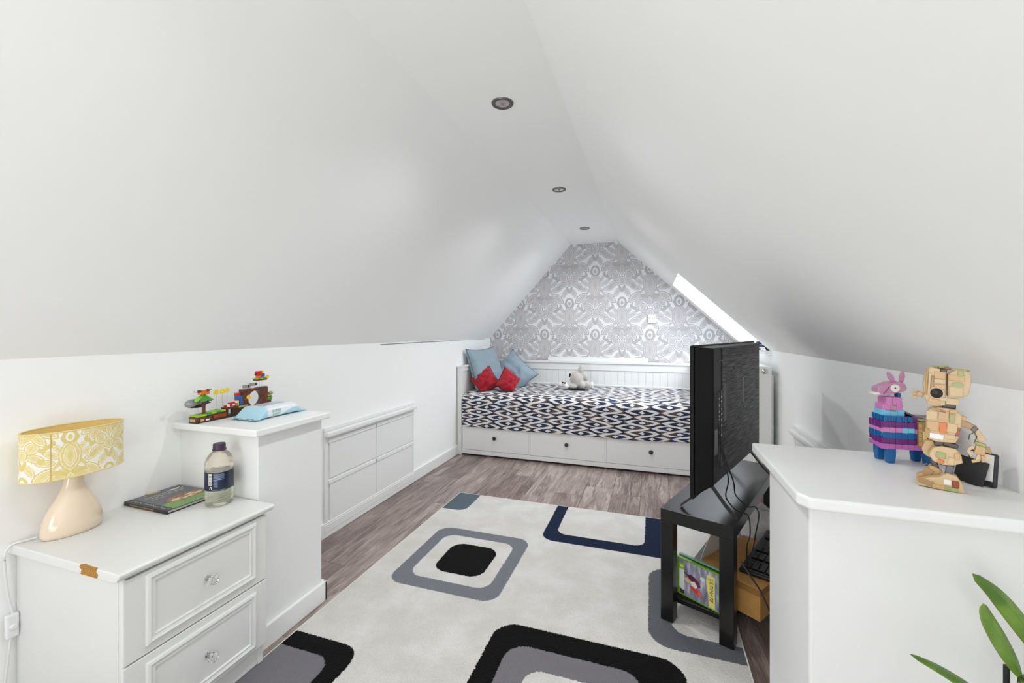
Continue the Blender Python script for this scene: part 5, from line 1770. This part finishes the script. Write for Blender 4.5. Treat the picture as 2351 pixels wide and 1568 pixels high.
# near arm
fb('shoulder', (0.026, -0.014, 0.166), (0.020, 0.020, 0.016), (0, 0.4, 0), 'nougat')
fb('upper_arm', (0.036, -0.018, 0.154), (0.036, 0.014, 0.014), (0, 0.45, 0), 'dtan')
fb('elbow', (0.050, -0.018, 0.146), (0.010, 0.016, 0.012), (0, 0.6, 0), 'dgrey')
fb('forearm', (0.058, -0.018, 0.132), (0.014, 0.014, 0.026), (0, -0.5, 0), 'tan')
fb('wrist', (0.060, -0.018, 0.114), (0.020, 0.012, 0.007), (0, 0.3, 0), 'olive')
ha = fb('hand', (0.060, -0.018, 0.100), (0.018, 0.014, 0.020), (0, 0.2, 0), 'nougat')
for (x, z, rr, cc) in ((0.044, 0.104, 0.7, 'tan'), (0.042, 0.093, -0.5, 'tan'), (0.056, 0.085, 0.2, 'tan'), (0.064, 0.083, -0.1, 'nougat'), (0.071, 0.088, -0.5, 'tan'), (0.052, 0.077, 1.2, 'nougat'), (0.074, 0.104, -.3, 'dtan')):
    fb('finger', (x, -0.026, z), (0.006, 0.008, 0.014), (0, rr, 0), cc, par=ha, bev=0.001)
b = B().tube([(0.040, -0.028, 0.122), (0.042, -0.030, 0.134), (0.050, -0.030, 0.140), (0.054, -0.028, 0.130), (0.050, -0.028, 0.118)], 0.0012, 6)
obj('wire_loop', b, BR['dgrey'], fig, smooth=60)

# black device leaning on the wall
case = thing('black_case', 'small black case with dark printed front leaning on the wall by the tan figure', 'case', (0.732, 1.288, RZ), R(-58))
case.scale = (0.84, 0.9, 1.0)
BK = mat('case_black', (26, 26, 30), 0.35)
# local x along its width, z up, leans back towards +y
b = B().cbox((0.0, 0.012, 0.0385), (0.062, 0.012, 0.078), (-0.10, 0, 0))
obj('rear_shell', b, mat('case_charcoal', (52, 53, 58), 0.45), case, bevel=0.005, seg=3)
obj('card', B().cbox((0.002, 0.003, 0.045), (0.050, 0.0015, 0.060), (-0.12, 0, 0)), mat('white_card', (226, 226, 226), 0.5), case)
fr_ = obj('front_cover', B().cbox((-0.012, -0.012, 0.031), (0.060, 0.004, 0.060), (-0.18, 0.18, 0.25)), BK, case, bevel=0.001)
M = Matrix.Translation((-0.036, -0.0195, 0.022)) @ Euler((-0.18, 0.18, 0.25)).to_matrix().to_4x4() @ Matrix.Rotation(R(90), 4, 'X')
b = B()
for k in range(7):
    b.box(0.004 + .002 * (k % 3), 0.020 + 0.004 * (k % 2), 0.004 + k * 0.0045 - .006, 0.0052 + k * 0.0045 - .006, -0.0006, 0.0006, M)
obj('cover_lines', b, mat('grey_ink', (150, 148, 170), 0.5), fr_)
b = B().prism(ell(0.036, 0.014, 0.014, 0.018, 0.4, 14, .12), -0.0008, 0.0004, M)
obj('cover_picture', b, mat('deep_blue_ink', (30, 40, 84), 0.3), fr_)

# ------------------------------------------------------------ toy race car on the roof window sill
car = thing('toy_race_car', 'small dark blue and white toy race car on the roof window sill', 'toy car', (0.815, 3.47, KR - 0.0035), R(38))
car.scale = (1.2, 1.2, 1.7)
NV_ = mat('car_navy', (52, 58, 96), 0.3); WT = BR['white']
obj('chassis', B().box(-0.09, 0.09, -0.022, 0.022, 0.012, 0.024).box(-0.03, 0.06, -0.026, 0.026, 0.024, 0.040), NV_, car, bevel=0.003)
obj('cockpit', B().box(-0.02, 0.03, -0.014, 0.014, 0.040, 0.055), BK, car, bevel=0.004)
obj('rear_wing', B().box(0.080, 0.098, -0.032, 0.032, 0.050, 0.056).box(0.084, 0.090, -0.03, -0.026, 0.02, 0.05).box(0.084, 0.090, 0.026, 0.03, 0.02, 0.05), WT, car, bevel=0.001)
obj('front_wing', B().box(-0.104, -0.088, -0.034, 0.034, 0.008, 0.014), WT, car, bevel=0.001)
obj('side_panel', B().box(-0.02, 0.05, -0.0285, -0.026, 0.024, 0.036).box(-0.02, 0.05, 0.026, 0.0285, 0.024, 0.036), WT, car)
for x in (-0.062, 0.066):
    for s_ in (-1, 1):
        M = Matrix.Translation((x, s_ * 0.032, 0.019)) @ Matrix.Rotation(R(90), 4, 'X')
        wh = obj('wheel', B().lathe([(0.006, -0.009), (0.019, -0.009), (0.019, 0.009), (0.006, 0.009)], 20, M=M), mat('tyre_rubber', (40, 42, 56), 0.7), car, smooth=40)
        obj('hub', B().lathe([(0.006, -0.0094), (0.006, 0.0094)], 12, M=M), mat('port_metal', (168, 166, 158)), wh)

# ------------------------------------------------------------ plant at the pier
pl = thing('potted_plant', 'green plant with long pointed leaves in front of the white pier', 'plant', (0.600, 0.985, 0.0))


def leaf_mat():
    m, n, p = new_mat('leaf_green')
    u, v, _ = n.sep(n.node('ShaderNodeUVMap').outputs[0])
    f, _ = n.noise(n.coord('Object'), 22, 3)
    vein = n.step(n.m('ABSOLUTE', n.m('SUBTRACT', u, 0.5)), 0.0, 0.035, 1.0, 0.0)
    c = n.mix(n.step(f, 0.35, 0.65), s2l((70, 106, 24)), s2l((104, 138, 44)))
    edge = n.step(n.m('ABSOLUTE', n.m('SUBTRACT', u, 0.5)), 0.30, 0.5)
    c = n.mix(n.m('MULTIPLY', edge, 0.45), c, s2l((128, 152, 74)))
    c = n.mix(n.m('MULTIPLY', vein, 0.35), c, s2l((62, 98, 18)))
    n.put(p.inputs['Base Color'], c)
    p.inputs['Roughness'].default_value = 0.35
    p.inputs['Subsurface Weight'].default_value = 0.0
    st, _ = n.noise(n.comb(n.m('MULTIPLY', u, 60.0), n.m('MULTIPLY', v, 4.0), 0.0), 1.0, 1)
    n.put(p.inputs['Normal'], n.bump(st, 0.15, 0.0008))
    return m


LEAF = leaf_mat()


def leaf(path, width, side, fold=0.25, wmax=0.45):
    """path: base -> tip points; side: width direction"""
    P = smooth_pts(path, 6)
    side = Vector(side).normalized()
    N = len(P) - 1
    b = B()
    uvl = b.bm.loops.layers.uv.new('UVMap')
    rows_ = []
    for i, p_ in enumerate(P):
        t_ = i / N
        tang = (P[min(i + 1, N)] - P[max(i - 1, 0)]).normalized()
        s_ = (side - tang * side.dot(tang)).normalized()
        nn = tang.cross(s_)
        w = width * (math.sin(math.pi * min(1, (t_ * 0.94 + 0.03)) ** (math.log(0.5) / math.log(1 - wmax) if False else 1.0)) ** 0.75) * (1 if t_ < .93 else (1 - t_) / .07 * .8 + .1)
        row_ = []
        for k in range(7):
            q = k / 6 * 2 - 1
            row_.append((b.bm.verts.new(p_ + s_ * (q * w / 2) + nn * (abs(q) * w * fold * 0.5)), (k / 6, t_)))
        rows_.append(row_)
    for i in range(N):
        for k in range(6):
            quad = (rows_[i][k], rows_[i][k + 1], rows_[i + 1][k + 1], rows_[i + 1][k])
            f = b.bm.faces.new([q[0] for q in quad])
            for l, q in zip(f.loops, quad):
                l[uvl].uv = q[1]
    o = obj('leaf', b, LEAF, pl, world=True, smooth=180)
    md = o.modifiers.new('thickness', 'SOLIDIFY'); md.thickness = 0.0009
    return o


CR = Vector((0.9489, 0.3156, 0))          # roughly along the pier's width
J = Vector((0.620, 0.990, 0.536))
leaf([J, (0.6110, 0.992, 0.560), (0.5960, 0.996, 0.595), (0.5800, 0.998, 0.630), (0.5740, 1.000, 0.653)], 0.031, (0.93, 0.36, 0.30), 0.3)
leaf([(0.672, 0.99, 0.552), (0.652, 1.000, 0.588), (0.628, 1.010, 0.632), (0.601, 1.015, 0.668), (0.569, 1.020, 0.696)], 0.034, (0.95, 0.30, 0.40), 0.5)
leaf([(0.618, 0.985, 0.452), (0.580, 0.99, 0.482), (0.5475, 0.995, 0.502), (0.508, 0.998, 0.521), (0.466, 1.000, 0.535)], 0.024, (0.3, 0.9, 0.32), 0.35)
leaf([J, (0.634, 0.975, 0.542), (0.658, 0.96, 0.552), (0.690, 0.95, 0.545)], 0.036, (0.6, 0.2, 0.8), 0.3)
leaf([(0.618, 0.985, 0.530), (0.608, 0.972, 0.515), (0.596, 0.955, 0.47), (0.585, 0.94, 0.41)], 0.034, (0.8, 0.4, 0.1), 0.3)
leaf([J, (0.632, 0.95, 0.50), (0.645, 0.90, 0.46), (0.655, 0.86, 0.38)], 0.036, (0.9, 0.2, 0.1), 0.3)
STM = mat('stem_green', (52, 74, 24), 0.5)
obj('stem', B().tube(smooth_pts([(0.600, 0.985, 0.16), (0.602, 0.985, 0.30), (0.612, 0.987, 0.43), (0.620, 0.990, 0.538)]), [0.005] * 19, 8).tube(smooth_pts([(0.613, 0.987, 0.46), (0.648, 0.987, 0.520), (0.672, 0.99, 0.554)]), 0.003, 8).tube([(0.618, 0.986, 0.500), (0.618, .985, .454), (0.612, 0.985, 0.43)], 0.0025, 8), STM, pl, world=True, smooth=60)
obj('support_stake', B().tube([(0.6080, 1.004, 0.15), (0.6080, 1.004, 0.545)], 0.0045, 8), mat('black_stake', (26, 28, 30), 0.5), pl, world=True, smooth=60)
obj('pot', B().lathe([(0.0, 0.0), (0.055, 0.0), (0.060, 0.01), (0.074, 0.150), (0.078, 0.158), (0.074, 0.162), (0.068, 0.160), (0.066, 0.145), (0.0, 0.145)], 32), mat('grey_pot', (150, 150, 148), 0.5), pl, smooth=40)
obj('soil', B().lathe([(0.0, 0.150), (0.064, 0.148)], 24), mat('potting_soil', (58, 44, 34), 1.0, bump=0.8, bscale=200, bdist=0.004), pl)
